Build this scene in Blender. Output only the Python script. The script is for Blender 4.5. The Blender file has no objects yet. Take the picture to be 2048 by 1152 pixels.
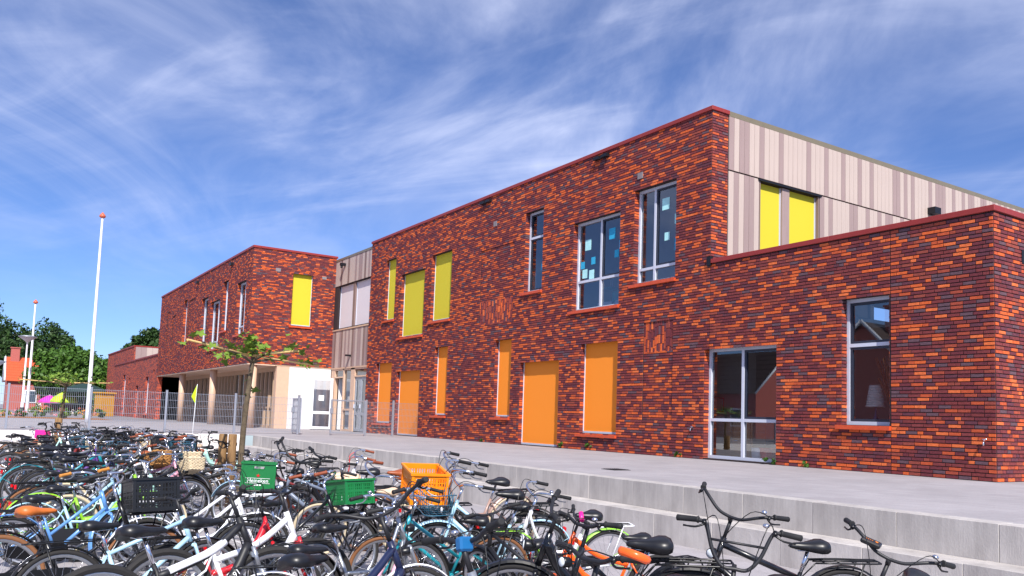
import bpy, bmesh, math, random
import numpy as np
from mathutils import Vector, Matrix, noise as mnoise
random.seed(7)
S = bpy.context.scene
COL = S.collection
R_ = math.radians

# ------------------------------------------------------------------ camera
F, PCY = 1657.65, 702.38
yaw, pitch, roll = .997144, .0830749, -.0339712
def _rot(a, b, c):
    ca, sa, cb, sb, cc, sc = math.cos(a), math.sin(a), math.cos(b), math.sin(b), math.cos(c), math.sin(c)
    Rz = np.array([[ca, -sa, 0], [sa, ca, 0], [0, 0, 1]])
    Rx = np.array([[1, 0, 0], [0, cb, -sb], [0, sb, cb]])
    Ry = np.array([[cc, 0, sc], [0, 1, 0], [-sc, 0, cc]])
    return Rz @ Rx @ Ry
RC = _rot(yaw, pitch, roll)
POS = np.array([6.771, -13.413, .703])
cam = bpy.data.cameras.new('camera')
cam.sensor_width = 36.0
cam.lens = F / 2048 * 36
cam.shift_y = (PCY - 576) / 2048
cam.clip_end = 3000
cam.clip_start = .05
camo = bpy.data.objects.new('camera', cam)
COL.objects.link(camo)
M4 = Matrix(((RC[0, 0], RC[0, 2], -RC[0, 1], POS[0]), (RC[1, 0], RC[1, 2], -RC[1, 1], POS[1]), (RC[2, 0], RC[2, 2], -RC[2, 1], POS[2]), (0, 0, 0, 1)))
camo.matrix_world = M4
S.camera = camo

def ray(px, py):
    return RC @ np.array([(px - 1024) / F, 1, -(py - PCY) / F])
def unp(px, py, axis, val):
    r = ray(px, py)
    return POS + (val - POS[axis]) / r[axis] * r

# ------------------------------------------------------------------ sky and sun
SUN = Vector((2.3, -1.0, 2.5)).normalized()
world = bpy.data.worlds.new('World')
S.world = world
world.use_nodes = True
wn, wl = world.node_tree.nodes, world.node_tree.links
wn.clear()
def N(nodes, t, **kw):
    n = nodes.new(t)
    for k, v in kw.items():
        if k == 'ins':
            for i, val in v.items():
                n.inputs[i].default_value = val
        else:
            setattr(n, k, v)
    return n
sky = N(wn, 'ShaderNodeTexSky', sky_type='NISHITA', sun_disc=False)
sky.sun_elevation = math.asin(SUN.z)
sky.sun_rotation = math.atan2(SUN.x, SUN.y)
sky.altitude = 1200
sky.air_density = 1.0
sky.dust_density = .15
sky.ozone_density = 4.0
bg = N(wn, 'ShaderNodeBackground')
bg.inputs['Strength'].default_value = .085
out = N(wn, 'ShaderNodeOutputWorld')
# thin cirrus over the whole sky, laid out on a plane high overhead
tc = N(wn, 'ShaderNodeTexCoord')
sep = N(wn, 'ShaderNodeSeparateXYZ')
wl.new(tc.outputs['Generated'], sep.inputs[0])
zz = N(wn, 'ShaderNodeMath', operation='MAXIMUM', ins={1: .0})
wl.new(sep.outputs['Z'], zz.inputs[0])
za = N(wn, 'ShaderNodeMath', operation='ADD', ins={1: .10})
wl.new(zz.outputs[0], za.inputs[0])
dx = N(wn, 'ShaderNodeMath', operation='DIVIDE'); wl.new(sep.outputs['X'], dx.inputs[0]); wl.new(za.outputs[0], dx.inputs[1])
dy = N(wn, 'ShaderNodeMath', operation='DIVIDE'); wl.new(sep.outputs['Y'], dy.inputs[0]); wl.new(za.outputs[0], dy.inputs[1])
cmb = N(wn, 'ShaderNodeCombineXYZ'); wl.new(dx.outputs[0], cmb.inputs[0]); wl.new(dy.outputs[0], cmb.inputs[1])
def cirrus(rotz, sx, sy, scale, lo, hi, amt, dist, off):
    mp = N(wn, 'ShaderNodeMapping')
    mp.inputs['Rotation'].default_value = (0, 0, rotz)
    mp.inputs['Location'].default_value = (off, off * .7, 0)
    mp2 = N(wn, 'ShaderNodeMapping'); mp2.inputs['Scale'].default_value = (sx, sy, 1)
    wl.new(cmb.outputs[0], mp.inputs[0]); wl.new(mp.outputs[0], mp2.inputs[0])
    no = N(wn, 'ShaderNodeTexNoise'); no.inputs['Scale'].default_value = scale
    no.inputs['Detail'].default_value = 8; no.inputs['Roughness'].default_value = .56
    no.inputs['Distortion'].default_value = dist
    wl.new(mp2.outputs[0], no.inputs['Vector'])
    mr = N(wn, 'ShaderNodeMapRange', interpolation_type='SMOOTHSTEP')
    mr.inputs[1].default_value = lo; mr.inputs[2].default_value = hi
    mr.inputs[3].default_value = 0; mr.inputs[4].default_value = amt
    wl.new(no.outputs['Fac'], mr.inputs[0])
    return mr.outputs[0]
c1 = cirrus(R_(35), .66, 1.12, .9, .34, .78, 1.0, 1.2, 3.1)
c2 = cirrus(R_(-30), .55, 1.4, 1.7, .40, .80, .55, 1.0, 9.4)
c3 = cirrus(R_(60), .8, .8, .45, .20, .50, 1.0, .3, 5.2)
m1 = N(wn, 'ShaderNodeMath', operation='MULTIPLY'); wl.new(c1, m1.inputs[0]); wl.new(c3, m1.inputs[1])
m2 = N(wn, 'ShaderNodeMath', operation='MULTIPLY'); wl.new(c2, m2.inputs[0]); wl.new(c3, m2.inputs[1])
ma = N(wn, 'ShaderNodeMath', operation='ADD', use_clamp=True); wl.new(m1.outputs[0], ma.inputs[0]); wl.new(m2.outputs[0], ma.inputs[1])
# clouds thin out towards the horizon
hz = N(wn, 'ShaderNodeMapRange', interpolation_type='SMOOTHSTEP'); hz.inputs[1].default_value = .06; hz.inputs[2].default_value = .42
hz.inputs[3].default_value = 0.0; hz.inputs[4].default_value = .92
wl.new(sep.outputs['Z'], hz.inputs[0])
mv = N(wn, 'ShaderNodeMath', operation='ADD', use_clamp=True, ins={1: .03}); wl.new(ma.outputs[0], mv.inputs[0])
mb = N(wn, 'ShaderNodeMath', operation='MULTIPLY', use_clamp=True); wl.new(mv.outputs[0], mb.inputs[0]); wl.new(hz.outputs[0], mb.inputs[1])
tint = N(wn, 'ShaderNodeMix', data_type='RGBA', blend_type='MULTIPLY'); tint.inputs[0].default_value = 1
tint.inputs[7].default_value = (.78, .93, 1.30, 1)
wl.new(sky.outputs[0], tint.inputs[6])
mix = N(wn, 'ShaderNodeMix', data_type='RGBA')
wl.new(mb.outputs[0], mix.inputs[0])
wl.new(tint.outputs[2], mix.inputs[6])
mix.inputs[7].default_value = (8.2, 8.8, 11.4, 1)
wl.new(mix.outputs[2], bg.inputs['Color'])
wl.new(bg.outputs[0], out.inputs[0])

sl = bpy.data.lights.new('sun', 'SUN')
sl.energy = 5.0
sl.angle = R_(.53)
sl.color = (1.0, .95, .88)
so = bpy.data.objects.new('sun', sl)
COL.objects.link(so)
so.rotation_euler = SUN.to_track_quat('Z', 'Y').to_euler()
so.location = (20, -20, 30)

S.view_settings.view_transform = 'Standard'
S.view_settings.look = 'None'
S.view_settings.gamma = 1
S.view_settings.use_curve_mapping = False
S.view_settings.exposure = .40

# ------------------------------------------------------------------ materials
def lin(c):
    return tuple((x / 255 / 12.92) if x / 255 <= .04045 else ((x / 255 + .055) / 1.055) ** 2.4 for x in c) + (1,)
MATS = {}
def mat(name, rgb, rough=.6, metal=0, var=.12, vscale=6, bump=0, bscale=60, spec=.5, coat=0, rgb2=None, stretch=None, emit=0, alpha=None):
    if name in MATS:
        return MATS[name]
    m = bpy.data.materials.new(name); m.use_nodes = True
    n, l = m.node_tree.nodes, m.node_tree.links
    b = n['Principled BSDF']
    b.inputs['Roughness'].default_value = rough
    b.inputs['Metallic'].default_value = metal
    b.inputs['Specular IOR Level'].default_value = spec
    b.inputs['Coat Weight'].default_value = coat
    tcn = N(n, 'ShaderNodeTexCoord')
    src = tcn.outputs['Object']
    if stretch:
        mp = N(n, 'ShaderNodeMapping'); mp.inputs['Scale'].default_value = stretch
        l.new(src, mp.inputs[0]); src = mp.outputs[0]
    c = lin(rgb)
    if var > 0 or rgb2:
        no = N(n, 'ShaderNodeTexNoise', ins={'Scale': vscale, 'Detail': 5, 'Roughness': .6})
        l.new(src, no.inputs['Vector'])
        cr = N(n, 'ShaderNodeValToRGB')
        a, d = cr.color_ramp.elements
        a.position, d.position = .3, .7
        if rgb2:
            a.color, d.color = c, lin(rgb2)
        else:
            a.color = tuple(x * (1 - var) for x in c[:3]) + (1,)
            d.color = tuple(min(1, x * (1 + var)) for x in c[:3]) + (1,)
        l.new(no.outputs['Fac'], cr.inputs[0])
        l.new(cr.outputs[0], b.inputs['Base Color'])
    else:
        b.inputs['Base Color'].default_value = c
    if bump:
        nb = N(n, 'ShaderNodeTexNoise', ins={'Scale': bscale, 'Detail': 4})
        l.new(src, nb.inputs['Vector'])
        bp = N(n, 'ShaderNodeBump', ins={'Strength': bump, 'Distance': .01})
        l.new(nb.outputs['Fac'], bp.inputs['Height'])
        l.new(bp.outputs[0], b.inputs['Normal'])
    MATS[name] = m
    return m

def brick_mat():
    m = bpy.data.materials.new('brick_face'); m.use_nodes = True
    n, l = m.node_tree.nodes, m.node_tree.links
    b = n['Principled BSDF']; b.inputs['Roughness'].default_value = .75; b.inputs['Specular IOR Level'].default_value = .3
    at = N(n, 'ShaderNodeAttribute', attribute_name='tone')
    cr = N(n, 'ShaderNodeValToRGB'); cr.color_ramp.interpolation = 'CONSTANT'
    stops = [(0, (126, 58, 58)), (.14, (108, 48, 54)), (.30, (100, 54, 64)), (.40, (146, 70, 58)), (.50, (100, 74, 82)), (.57, (122, 54, 54)), (.68, (212, 97, 48)), (.80, (190, 84, 49)), (.89, (220, 110, 60)), (.94, (164, 74, 54))]
    e = cr.color_ramp.elements
    e[0].position, e[0].color = stops[0][0], lin(stops[0][1])
    e[1].position, e[1].color = stops[1][0], lin(stops[1][1])
    for p, c in stops[2:]:
        x = e.new(p); x.color = lin(c)
    l.new(at.outputs['Fac'], cr.inputs[0])
    ge = N(n, 'ShaderNodeNewGeometry')
    no = N(n, 'ShaderNodeTexNoise', ins={'Scale': 26, 'Detail': 5, 'Roughness': .65})
    mp = N(n, 'ShaderNodeMapping'); mp.inputs['Scale'].default_value = (.6, .6, 1.6)
    l.new(ge.outputs['Position'], mp.inputs[0]); l.new(mp.outputs[0], no.inputs['Vector'])
    mr = N(n, 'ShaderNodeMapRange', ins={1: .3, 2: .7, 3: .72, 4: 1.22}); l.new(no.outputs['Fac'], mr.inputs[0])
    mx = N(n, 'ShaderNodeMix', data_type='RGBA', blend_type='MULTIPLY'); mx.inputs[0].default_value = 1
    l.new(cr.outputs[0], mx.inputs[6]); l.new(mr.outputs[0], mx.inputs[7])
    l.new(mx.outputs[2], b.inputs['Base Color'])
    nb = N(n, 'ShaderNodeTexNoise', ins={'Scale': 70, 'Detail': 4, 'Roughness': .7}); l.new(mp.outputs[0], nb.inputs['Vector'])
    bp = N(n, 'ShaderNodeBump', ins={'Strength': .5, 'Distance': .008}); l.new(nb.outputs['Fac'], bp.inputs['Height'])
    l.new(bp.outputs[0], b.inputs['Normal'])
    return m
BRICK = brick_mat()

def glass_mat(name, tint=(40, 48, 60), refl=.12):
    m = bpy.data.materials.new(name); m.use_nodes = True
    n, l = m.node_tree.nodes, m.node_tree.links
    n.remove(n['Principled BSDF'])
    tr = N(n, 'ShaderNodeBsdfTransparent'); tr.inputs[0].default_value = lin(tint)
    gl = N(n, 'ShaderNodeBsdfGlossy'); gl.inputs['Roughness'].default_value = .01; gl.inputs['Color'].default_value = (.9, .95, 1, 1)
    lw = N(n, 'ShaderNodeLayerWeight', ins={'Blend': refl})
    ad = N(n, 'ShaderNodeMath', operation='ADD', use_clamp=True, ins={1: .13}); l.new(lw.outputs['Fresnel'], ad.inputs[0])
    ms = N(n, 'ShaderNodeMixShader'); l.new(ad.outputs[0], ms.inputs[0]); l.new(tr.outputs[0], ms.inputs[1]); l.new(gl.outputs[0], ms.inputs[2])
    l.new(ms.outputs[0], n['Material Output'].inputs[0])
    return m
GLASS = glass_mat('window_glass', (236, 240, 244), .34)

def wall_brick_mat():
    """brickwork too far away to lay brick by brick"""
    m = bpy.data.materials.new('far_brickwork'); m.use_nodes = True
    n, l = m.node_tree.nodes, m.node_tree.links
    b = n['Principled BSDF']; b.inputs['Roughness'].default_value = .8
    ge = N(n, 'ShaderNodeNewGeometry'); sp = N(n, 'ShaderNodeSeparateXYZ'); l.new(ge.outputs['Position'], sp.inputs[0])
    ad = N(n, 'ShaderNodeMath', operation='ADD'); l.new(sp.outputs['X'], ad.inputs[0]); l.new(sp.outputs['Y'], ad.inputs[1])
    cb = N(n, 'ShaderNodeCombineXYZ'); l.new(ad.outputs[0], cb.inputs[0]); l.new(sp.outputs['Z'], cb.inputs[1])
    bt = N(n, 'ShaderNodeTexBrick', ins={'Scale': 1, 'Mortar Size': .006, 'Brick Width': .21, 'Row Height': .063, 'Bias': 0,
                                         'Color1': lin((214, 92, 52)), 'Color2': lin((88, 44, 54)), 'Mortar': lin((58, 40, 44))})
    l.new(cb.outputs[0], bt.inputs['Vector'])
    l.new(bt.outputs['Color'], b.inputs['Base Color'])
    return m
FARBRICK = wall_brick_mat()

m_mortar = mat('mortar', (48, 36, 37), .95, var=.2, vscale=30)
m_coping = mat('red_coping', (142, 46, 40), .45, var=.06)
m_coping2 = mat('bronze_coping', (140, 128, 104), .4, metal=.4, var=.05)
m_alu = mat('window_alu', (194, 198, 212), .45, metal=0, var=.03)
m_aludark = mat('sash_dark', (38, 44, 60), .5, var=.03)
m_sill = mat('tile_sill', (196, 76, 38), .45, var=.15, vscale=20)
m_yel = mat('yellow_screen', (202, 187, 42), .8, var=.03, vscale=90, bump=.05, bscale=900)
m_ora = mat('orange_screen', (240, 138, 30), .8, var=.03, vscale=90, bump=.05, bscale=900)
m_whitescr = mat('white_screen', (214, 204, 206), .8, var=.02)
m_pl1 = mat('board_light', (186, 168, 158), .55, var=.05, vscale=4, stretch=(3, 3, .4))
m_pl2 = mat('board_mauve', (154, 132, 128), .55, var=.06, vscale=4, stretch=(3, 3, .4))
m_pl3 = mat('board_dark', (130, 108, 102), .55, var=.06, vscale=4, stretch=(3, 3, .4))
m_beige = mat('beige_frame', (206, 172, 146), .5, var=.05)
m_plaster = mat('white_plaster', (208, 206, 208), .8, var=.03, vscale=3)
m_inner = mat('inner_plaster', (214, 212, 206), .9, var=.03)
m_dark = mat('dark_metal', (34, 34, 40), .45, metal=.5, var=.05)
m_paving = mat('grey_paving', (176, 172, 176), .9, var=.07, vscale=1.6, bump=.15, bscale=120)
m_galv = mat('galvanised', (168, 172, 182), .42, metal=.6, var=.08, vscale=30)
m_whitepaint = mat('white_paint', (238, 240, 244), .4, var=.02)
m_wood = mat('stake_wood', (112, 82, 50), .8, rgb2=(150, 116, 74), vscale=8, stretch=(6, 6, .6), bump=.4, bscale=40)

# ------------------------------------------------------------------ mesh helpers
class MB:
    def __init__(s):
        s.v, s.f, s.sm, s.mi = [], [], [], []
        s.cur = 0
    def quad(s, a, b, c, d, smooth=False):
        i = len(s.v); s.v += [tuple(a), tuple(b), tuple(c), tuple(d)]; s.f.append((i, i + 1, i + 2, i + 3)); s.sm.append(smooth); s.mi.append(s.cur)
    def poly(s, pts, smooth=False):
        i = len(s.v); s.v += [tuple(p) for p in pts]; s.f.append(tuple(range(i, i + len(pts)))); s.sm.append(smooth); s.mi.append(s.cur)
    def box(s, x0, x1, y0, y1, z0, z1):
        i = len(s.v)
        s.v += [(x0, y0, z0), (x1, y0, z0), (x1, y1, z0), (x0, y1, z0), (x0, y0, z1), (x1, y0, z1), (x1, y1, z1), (x0, y1, z1)]
        for q in ((0, 3, 2, 1), (4, 5, 6, 7), (0, 1, 5, 4), (1, 2, 6, 5), (2, 3, 7, 6), (3, 0, 4, 7)):
            s.f.append(tuple(i + k for k in q)); s.sm.append(False); s.mi.append(s.cur)
    def cbox(s, x0, x1, y0, y1, z0, z1, c):
        """box with chamfered edges"""
        bm = bmesh.new(); bmesh.ops.create_cube(bm, size=1)
        bmesh.ops.scale(bm, vec=(x1 - x0, y1 - y0, z1 - z0), verts=bm.verts)
        bmesh.ops.bevel(bm, geom=list(bm.edges), offset=c, segments=1, affect='EDGES')
        bmesh.ops.translate(bm, vec=((x0 + x1) / 2, (y0 + y1) / 2, (z0 + z1) / 2), verts=bm.verts)
        s.add_bm(bm)
    def add_bm(s, bm, smooth=False):
        i = len(s.v); bm.verts.index_update()
        s.v += [tuple(v.co) for v in bm.verts]
        for f in bm.faces:
            s.f.append(tuple(i + v.index for v in f.verts)); s.sm.append(smooth); s.mi.append(s.cur)
        bm.free()
    def obox(s, c, ax, hx, hy, hz):
        """oriented box: centre, 3 axes, half sizes"""
        c = Vector(c); a, b, d = [Vector(q) for q in ax]
        i = len(s.v)
        for sx, sy, sz in ((-1, -1, -1), (1, -1, -1), (1, 1, -1), (-1, 1, -1), (-1, -1, 1), (1, -1, 1), (1, 1, 1), (-1, 1, 1)):
            s.v.append(tuple(c + a * hx * sx + b * hy * sy + d * hz * sz))
        for q in ((0, 3, 2, 1), (4, 5, 6, 7), (0, 1, 5, 4), (1, 2, 6, 5), (2, 3, 7, 6), (3, 0, 4, 7)):
            s.f.append(tuple(i + k for k in q)); s.sm.append(False); s.mi.append(s.cur)
    def tube(s, pts, r, n=8, closed=False, caps=True, flat=None):
        """sweep a circle (or ellipse, flat = side factor) along points; r may be a list"""
        P = [Vector(p) for p in pts]; m = len(P)
        rr = r if isinstance(r, (list, tuple)) else [r] * m
        i0 = len(s.v); up = None
        for k in range(m):
            if closed: t = P[(k + 1) % m] - P[k - 1]
            else: t = P[min(k + 1, m - 1)] - P[max(k - 1, 0)]
            if t.length < 1e-9: t = Vector((0, 0, 1))
            t.normalize()
            if up is None:
                up = Vector((0, 0, 1)) if abs(t.z) < .9 else Vector((0, 1, 0))
            a = t.cross(up)
            if a.length < 1e-4: a = t.cross(Vector((1, 0, 0)))
            a.normalize(); b = a.cross(t).normalized(); up = b
            for j in range(n):
                th = 2 * math.pi * j / n
                s.v.append(tuple(P[k] + a * (math.cos(th) * rr[k] * (flat or 1)) + b * (math.sin(th) * rr[k])))
        segs = m if closed else m - 1
        for k in range(segs):
            k2 = (k + 1) % m
            for j in range(n):
                j2 = (j + 1) % n
                s.f.append((i0 + k * n + j, i0 + k * n + j2, i0 + k2 * n + j2, i0 + k2 * n + j)); s.sm.append(True); s.mi.append(s.cur)
        if caps and not closed:
            s.f.append(tuple(i0 + j for j in range(n))[::-1]); s.sm.append(False); s.mi.append(s.cur)
            s.f.append(tuple(i0 + (m - 1) * n + j for j in range(n))); s.sm.append(False); s.mi.append(s.cur)
    def lathe(s, c, axis, prof, n=12, smooth=True):
        """prof: list of (distance along axis, radius)"""
        t = Vector(axis).normalized(); u = t.cross(Vector((0, 0, 1)) if abs(t.z) < .9 else Vector((1, 0, 0))).normalized(); w = t.cross(u)
        c = Vector(c); i0 = len(s.v)
        for d, r in prof:
            for j in range(n):
                th = 2 * math.pi * j / n
                s.v.append(tuple(c + t * d + u * (r * math.cos(th)) + w * (r * math.sin(th))))
        for k in range(len(prof) - 1):
            for j in range(n):
                j2 = (j + 1) % n
                s.f.append((i0 + k * n + j, i0 + k * n + j2, i0 + (k + 1) * n + j2, i0 + (k + 1) * n + j)); s.sm.append(smooth); s.mi.append(s.cur)
        s.f.append(tuple(i0 + j for j in range(n))[::-1]); s.sm.append(False); s.mi.append(s.cur)
        s.f.append(tuple(i0 + (len(prof) - 1) * n + j for j in range(n))); s.sm.append(False); s.mi.append(s.cur)
    def mesh(s, name, mats=None):
        me = bpy.data.meshes.new(name)
        me.from_pydata(s.v, [], s.f)
        me.polygons.foreach_set('use_smooth', s.sm)
        if mats:
            for m in (mats if isinstance(mats, (list, tuple)) else [mats]): me.materials.append(m)
            if isinstance(mats, (list, tuple)) and len(mats) > 1: me.polygons.foreach_set('material_index', s.mi)
        me.update()
        return me
    def obj(s, name, m, parent=None, **kw):
        return link(name, s.mesh(name, m), parent, **kw)
def link(name, data, parent=None, label=None, cat=None, group=None, kind=None, loc=None):
    o = bpy.data.objects.new(name, data); COL.objects.link(o)
    if parent is not None: o.parent = parent
    if label: o['label'] = label
    if cat: o['category'] = cat
    if group: o['group'] = group
    if kind: o['kind'] = kind
    if loc: o.location = loc
    return o
def thing(name, label, cat, loc=(0, 0, 0), group=None):
    return link(name, None, None, label, cat, group, loc=loc)
def smoothpath(pts, sub=4):
    P = [Vector(p) for p in pts]; out_ = []
    for i in range(len(P) - 1):
        p0, p1, p2, p3 = P[max(i - 1, 0)], P[i], P[i + 1], P[min(i + 2, len(P) - 1)]
        for k in range(sub):
            t = k / sub
            out_.append(.5 * ((2 * p1) + (p2 - p0) * t + (2 * p0 - 5 * p1 + 4 * p2 - p3) * t * t + (3 * p1 - p0 - 3 * p2 + p3) * t ** 3))
    out_.append(P[-1])
    return out_
ORD = ['first', 'second', 'third', 'fourth', 'fifth', 'sixth', 'seventh', 'eighth', 'ninth', 'tenth', 'eleventh', 'twelfth', 'thirteenth', 'fourteenth', 'fifteenth', 'sixteenth', 'seventeenth', 'eighteenth', 'nineteenth', 'twentieth',
       'twenty first', 'twenty second', 'twenty third', 'twenty fourth', 'twenty fifth', 'twenty sixth', 'twenty seventh', 'twenty eighth', 'twenty ninth', 'thirtieth', 'thirty first', 'thirty second', 'thirty third', 'thirty fourth', 'thirty fifth', 'thirty sixth', 'thirty seventh', 'thirty eighth', 'thirty ninth', 'fortieth', 'forty first', 'forty second', 'forty third', 'forty fourth', 'forty fifth', 'forty sixth', 'forty seventh', 'forty eighth', 'forty ninth', 'fiftieth']
# ------------------------------------------------------------------ ground, terrace, steps
def sheet(name, x0, x1, y0, y1, z, m, nx=1, ny=1):
    b = MB()
    b.quad((x0, y0, z), (x1, y0, z), (x1, y1, z), (x0, y1, z))
    return b.obj(name, m, kind='structure')
def paving_mat(name, rgb, jw, tile, rot=0, var=.06, joint=.8):
    m = bpy.data.materials.new(name); m.use_nodes = True
    n, l = m.node_tree.nodes, m.node_tree.links
    b = n['Principled BSDF']; b.inputs['Roughness'].default_value = .88
    ge = N(n, 'ShaderNodeNewGeometry')
    mp = N(n, 'ShaderNodeMapping'); mp.inputs['Rotation'].default_value = (0, 0, rot)
    l.new(ge.outputs['Position'], mp.inputs[0])
    c = lin(rgb)
    bt = N(n, 'ShaderNodeTexBrick', ins={'Scale': 1, 'Mortar Size': jw, 'Brick Width': tile[0], 'Row Height': tile[1], 'Bias': 0, 'Mortar Smooth': .3,
            'Color1': tuple(x * (1 - var) for x in c[:3]) + (1,), 'Color2': tuple(x * (1 + var) for x in c[:3]) + (1,), 'Mortar': tuple(x * joint for x in c[:3]) + (1,)})
    l.new(mp.outputs[0], bt.inputs['Vector'])
    no = N(n, 'ShaderNodeTexNoise', ins={'Scale': .5, 'Detail': 7, 'Roughness': .65}); l.new(mp.outputs[0], no.inputs['Vector'])
    n2 = N(n, 'ShaderNodeTexNoise', ins={'Scale': 45, 'Detail': 3}); l.new(mp.outputs[0], n2.inputs['Vector'])
    mr = N(n, 'ShaderNodeMapRange', ins={1: .3, 2: .7, 3: .86, 4: 1.1}); l.new(no.outputs['Fac'], mr.inputs[0])
    mr2 = N(n, 'ShaderNodeMapRange', ins={1: .3, 2: .7, 3: .92, 4: 1.06}); l.new(n2.outputs['Fac'], mr2.inputs[0])
    mm = N(n, 'ShaderNodeMath', operation='MULTIPLY'); l.new(mr.outputs[0], mm.inputs[0]); l.new(mr2.outputs[0], mm.inputs[1])
    mx = N(n, 'ShaderNodeMix', data_type='RGBA', blend_type='MULTIPLY'); mx.inputs[0].default_value = 1
    l.new(bt.outputs['Color'], mx.inputs[6]); l.new(mm.outputs[0], mx.inputs[7]); l.new(mx.outputs[2], b.inputs['Base Color'])
    bp = N(n, 'ShaderNodeBump', ins={'Strength': .35, 'Distance': .004}); l.new(n2.outputs['Fac'], bp.inputs['Height']); l.new(bp.outputs[0], b.inputs['Normal'])
    return m
m_terr = paving_mat('terrace_tiles', (154, 149, 152), .004, (.30, .30), joint=.76)
m_yard = paving_mat('yard_tiles', (156, 151, 154), .004, (.30, .30), joint=.74)
m_street = paving_mat('street_clinker', (132, 128, 132), .004, (.2, .1), joint=.7)
GZ = -.61
sheet('yard', -18, 300, -300, -6.70, GZ, m_yard)
sheet('terrace', -18.12, 120, -6.146, 60, -.004, m_terr)
sheet('street', -600, -18.11, -600, 600, -.008, m_street)
fp = sheet('footpath', -40, -18.05, -30, 0, -.003, m_terr)

def concrete_mat(name, rgb, rgb2):
    m = mat(name, rgb, .85, rgb2=rgb2, vscale=3.5, bump=.25, bscale=90, stretch=(1, 1, .35))
    n, l = m.node_tree.nodes, m.node_tree.links
    # every block its own cast of grey, drips down the face
    oi = N(n, 'ShaderNodeObjectInfo'); mr = N(n, 'ShaderNodeMapRange', ins={3: .86, 4: 1.06}); l.new(oi.outputs['Random'], mr.inputs[0])
    b = n['Principled BSDF']; src = b.inputs['Base Color'].links[0].from_socket
    tcn = N(n, 'ShaderNodeTexCoord'); mp = N(n, 'ShaderNodeMapping'); mp.inputs['Scale'].default_value = (14, 14, .5); l.new(tcn.outputs['Object'], mp.inputs[0])
    no = N(n, 'ShaderNodeTexNoise', ins={'Scale': 2, 'Detail': 4}); l.new(mp.outputs[0], no.inputs['Vector'])
    m2 = N(n, 'ShaderNodeMapRange', ins={1: .35, 2: .65, 3: .95, 4: 1.03}); l.new(no.outputs['Fac'], m2.inputs[0])
    mm = N(n, 'ShaderNodeMath', operation='MULTIPLY'); l.new(mr.outputs[0], mm.inputs[0]); l.new(m2.outputs[0], mm.inputs[1])
    mx = N(n, 'ShaderNodeMix', data_type='RGBA', blend_type='MULTIPLY'); mx.inputs[0].default_value = 1
    l.new(src, mx.inputs[6]); l.new(mm.outputs[0], mx.inputs[7]); l.new(mx.outputs[2], b.inputs['Base Color'])
    return m
m_conc = concrete_mat('step_concrete', (158, 152, 149), (196, 190, 186))
steps = link('concrete_steps', None, kind='structure')
def step_row(y0, y1, z0, z1, x_start, pitch, n):
    me = MB(); me.cbox(-pitch / 2 + .002, pitch / 2 - .002, y0, y1, z0, z1, .003); me = me.mesh('step_block', m_conc)
    for i in range(n):
        o = link('step_block', me, steps)
        o.location = (x_start + (i + .5) * pitch, random.uniform(-.003, .003), random.uniform(-.002, .002))
step_row(-6.40, -6.163, -.40, 0, -18.0, .885, 34)
step_row(-6.76, -6.403, -.75, -.305, -18.1, .885, 34)
b = MB(); b.box(-18.05, 14, -6.155, -6.10, -.6, -.03); b.obj('riser_backing', m_conc, steps)
rw = MB(); rw.cbox(-18.26, -18.0, -40, -6.77, -.8, .012, .012)
rw.obj('retaining_wall', mat('white_concrete', (226, 220, 216), .8, var=.05, vscale=2, bump=.1), label='low white concrete wall closing off the far end of the bike yard', cat='wall')

dg_ = unp(1232, 939, 2, 0)
b = MB(); b.box(-.16, .16, -.16, .16, -.003, .003)
for i in range(7): b.box(-.14, .14, -.135 + i * .042, -.115 + i * .042, .003, .008)
b.obj('drain_grate', mat('cast_iron', (42, 40, 42), .7), label='small dark drain grate set in the terrace before the orange blinds', cat='drain', loc=(dg_[0], dg_[1], 0))
# ------------------------------------------------------------------ walls of laid bricks
class Wall:
    def __init__(s, O, U, Nn):
        s.O, s.U, s.N = Vector(O), Vector(U), Vector(Nn)
    def P(s, u, d, z):
        return s.O + s.U * u - s.N * d + Vector((0, 0, z))
    def box(s, mb, u0, u1, d0, d1, z0, z1):
        c = s.P((u0 + u1) / 2, (d0 + d1) / 2, (z0 + z1) / 2)
        mb.obox(c, (s.U, s.N, Vector((0, 0, 1))), abs(u1 - u0) / 2, abs(d1 - d0) / 2, (z1 - z0) / 2)
    def cells(s, mb, u0, u1, z0, z1, ops, d1=.3):
        us = sorted({u0, u1, *[v for o in ops for v in o[:2] if u0 < v < u1]})
        zs = sorted({z0, z1, *[v for o in ops for v in o[2:4] if z0 < v < z1]})
        for a, b_ in zip(us, us[1:]):
            for c, d in zip(zs, zs[1:]):
                um, zm = (a + b_) / 2, (c + d) / 2
                if any(o[0] < um < o[1] and o[2] < zm < o[3] for o in ops): continue
                s.box(mb, a, b_, 0, d1, c, d)
CP, BH = .06286, .0500
ORANGE = set()
def tone_at(p, du=.06, k=0):
    # orange bricks in loose drifts, seldom right above one another
    n_ = mnoise.noise(Vector((p.x * .45 + p.y * .45, 3.3, p.z * .9)))
    po = .43 + .14 * n_
    i0 = int((p.x + p.y) / .07); cells_ = range(i0, i0 + max(1, int(du / .07)) + 1)
    kk = int(p.z / CP)
    if any((i, kk - 1) in ORANGE for i in cells_): po *= .62
    if (i0 - 1, kk) in ORANGE: po *= .75
    if random.random() < po:
        for i in cells_: ORANGE.add((i, kk))
        return random.uniform(.68, 1)
    return random.uniform(0, .6799)
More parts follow.
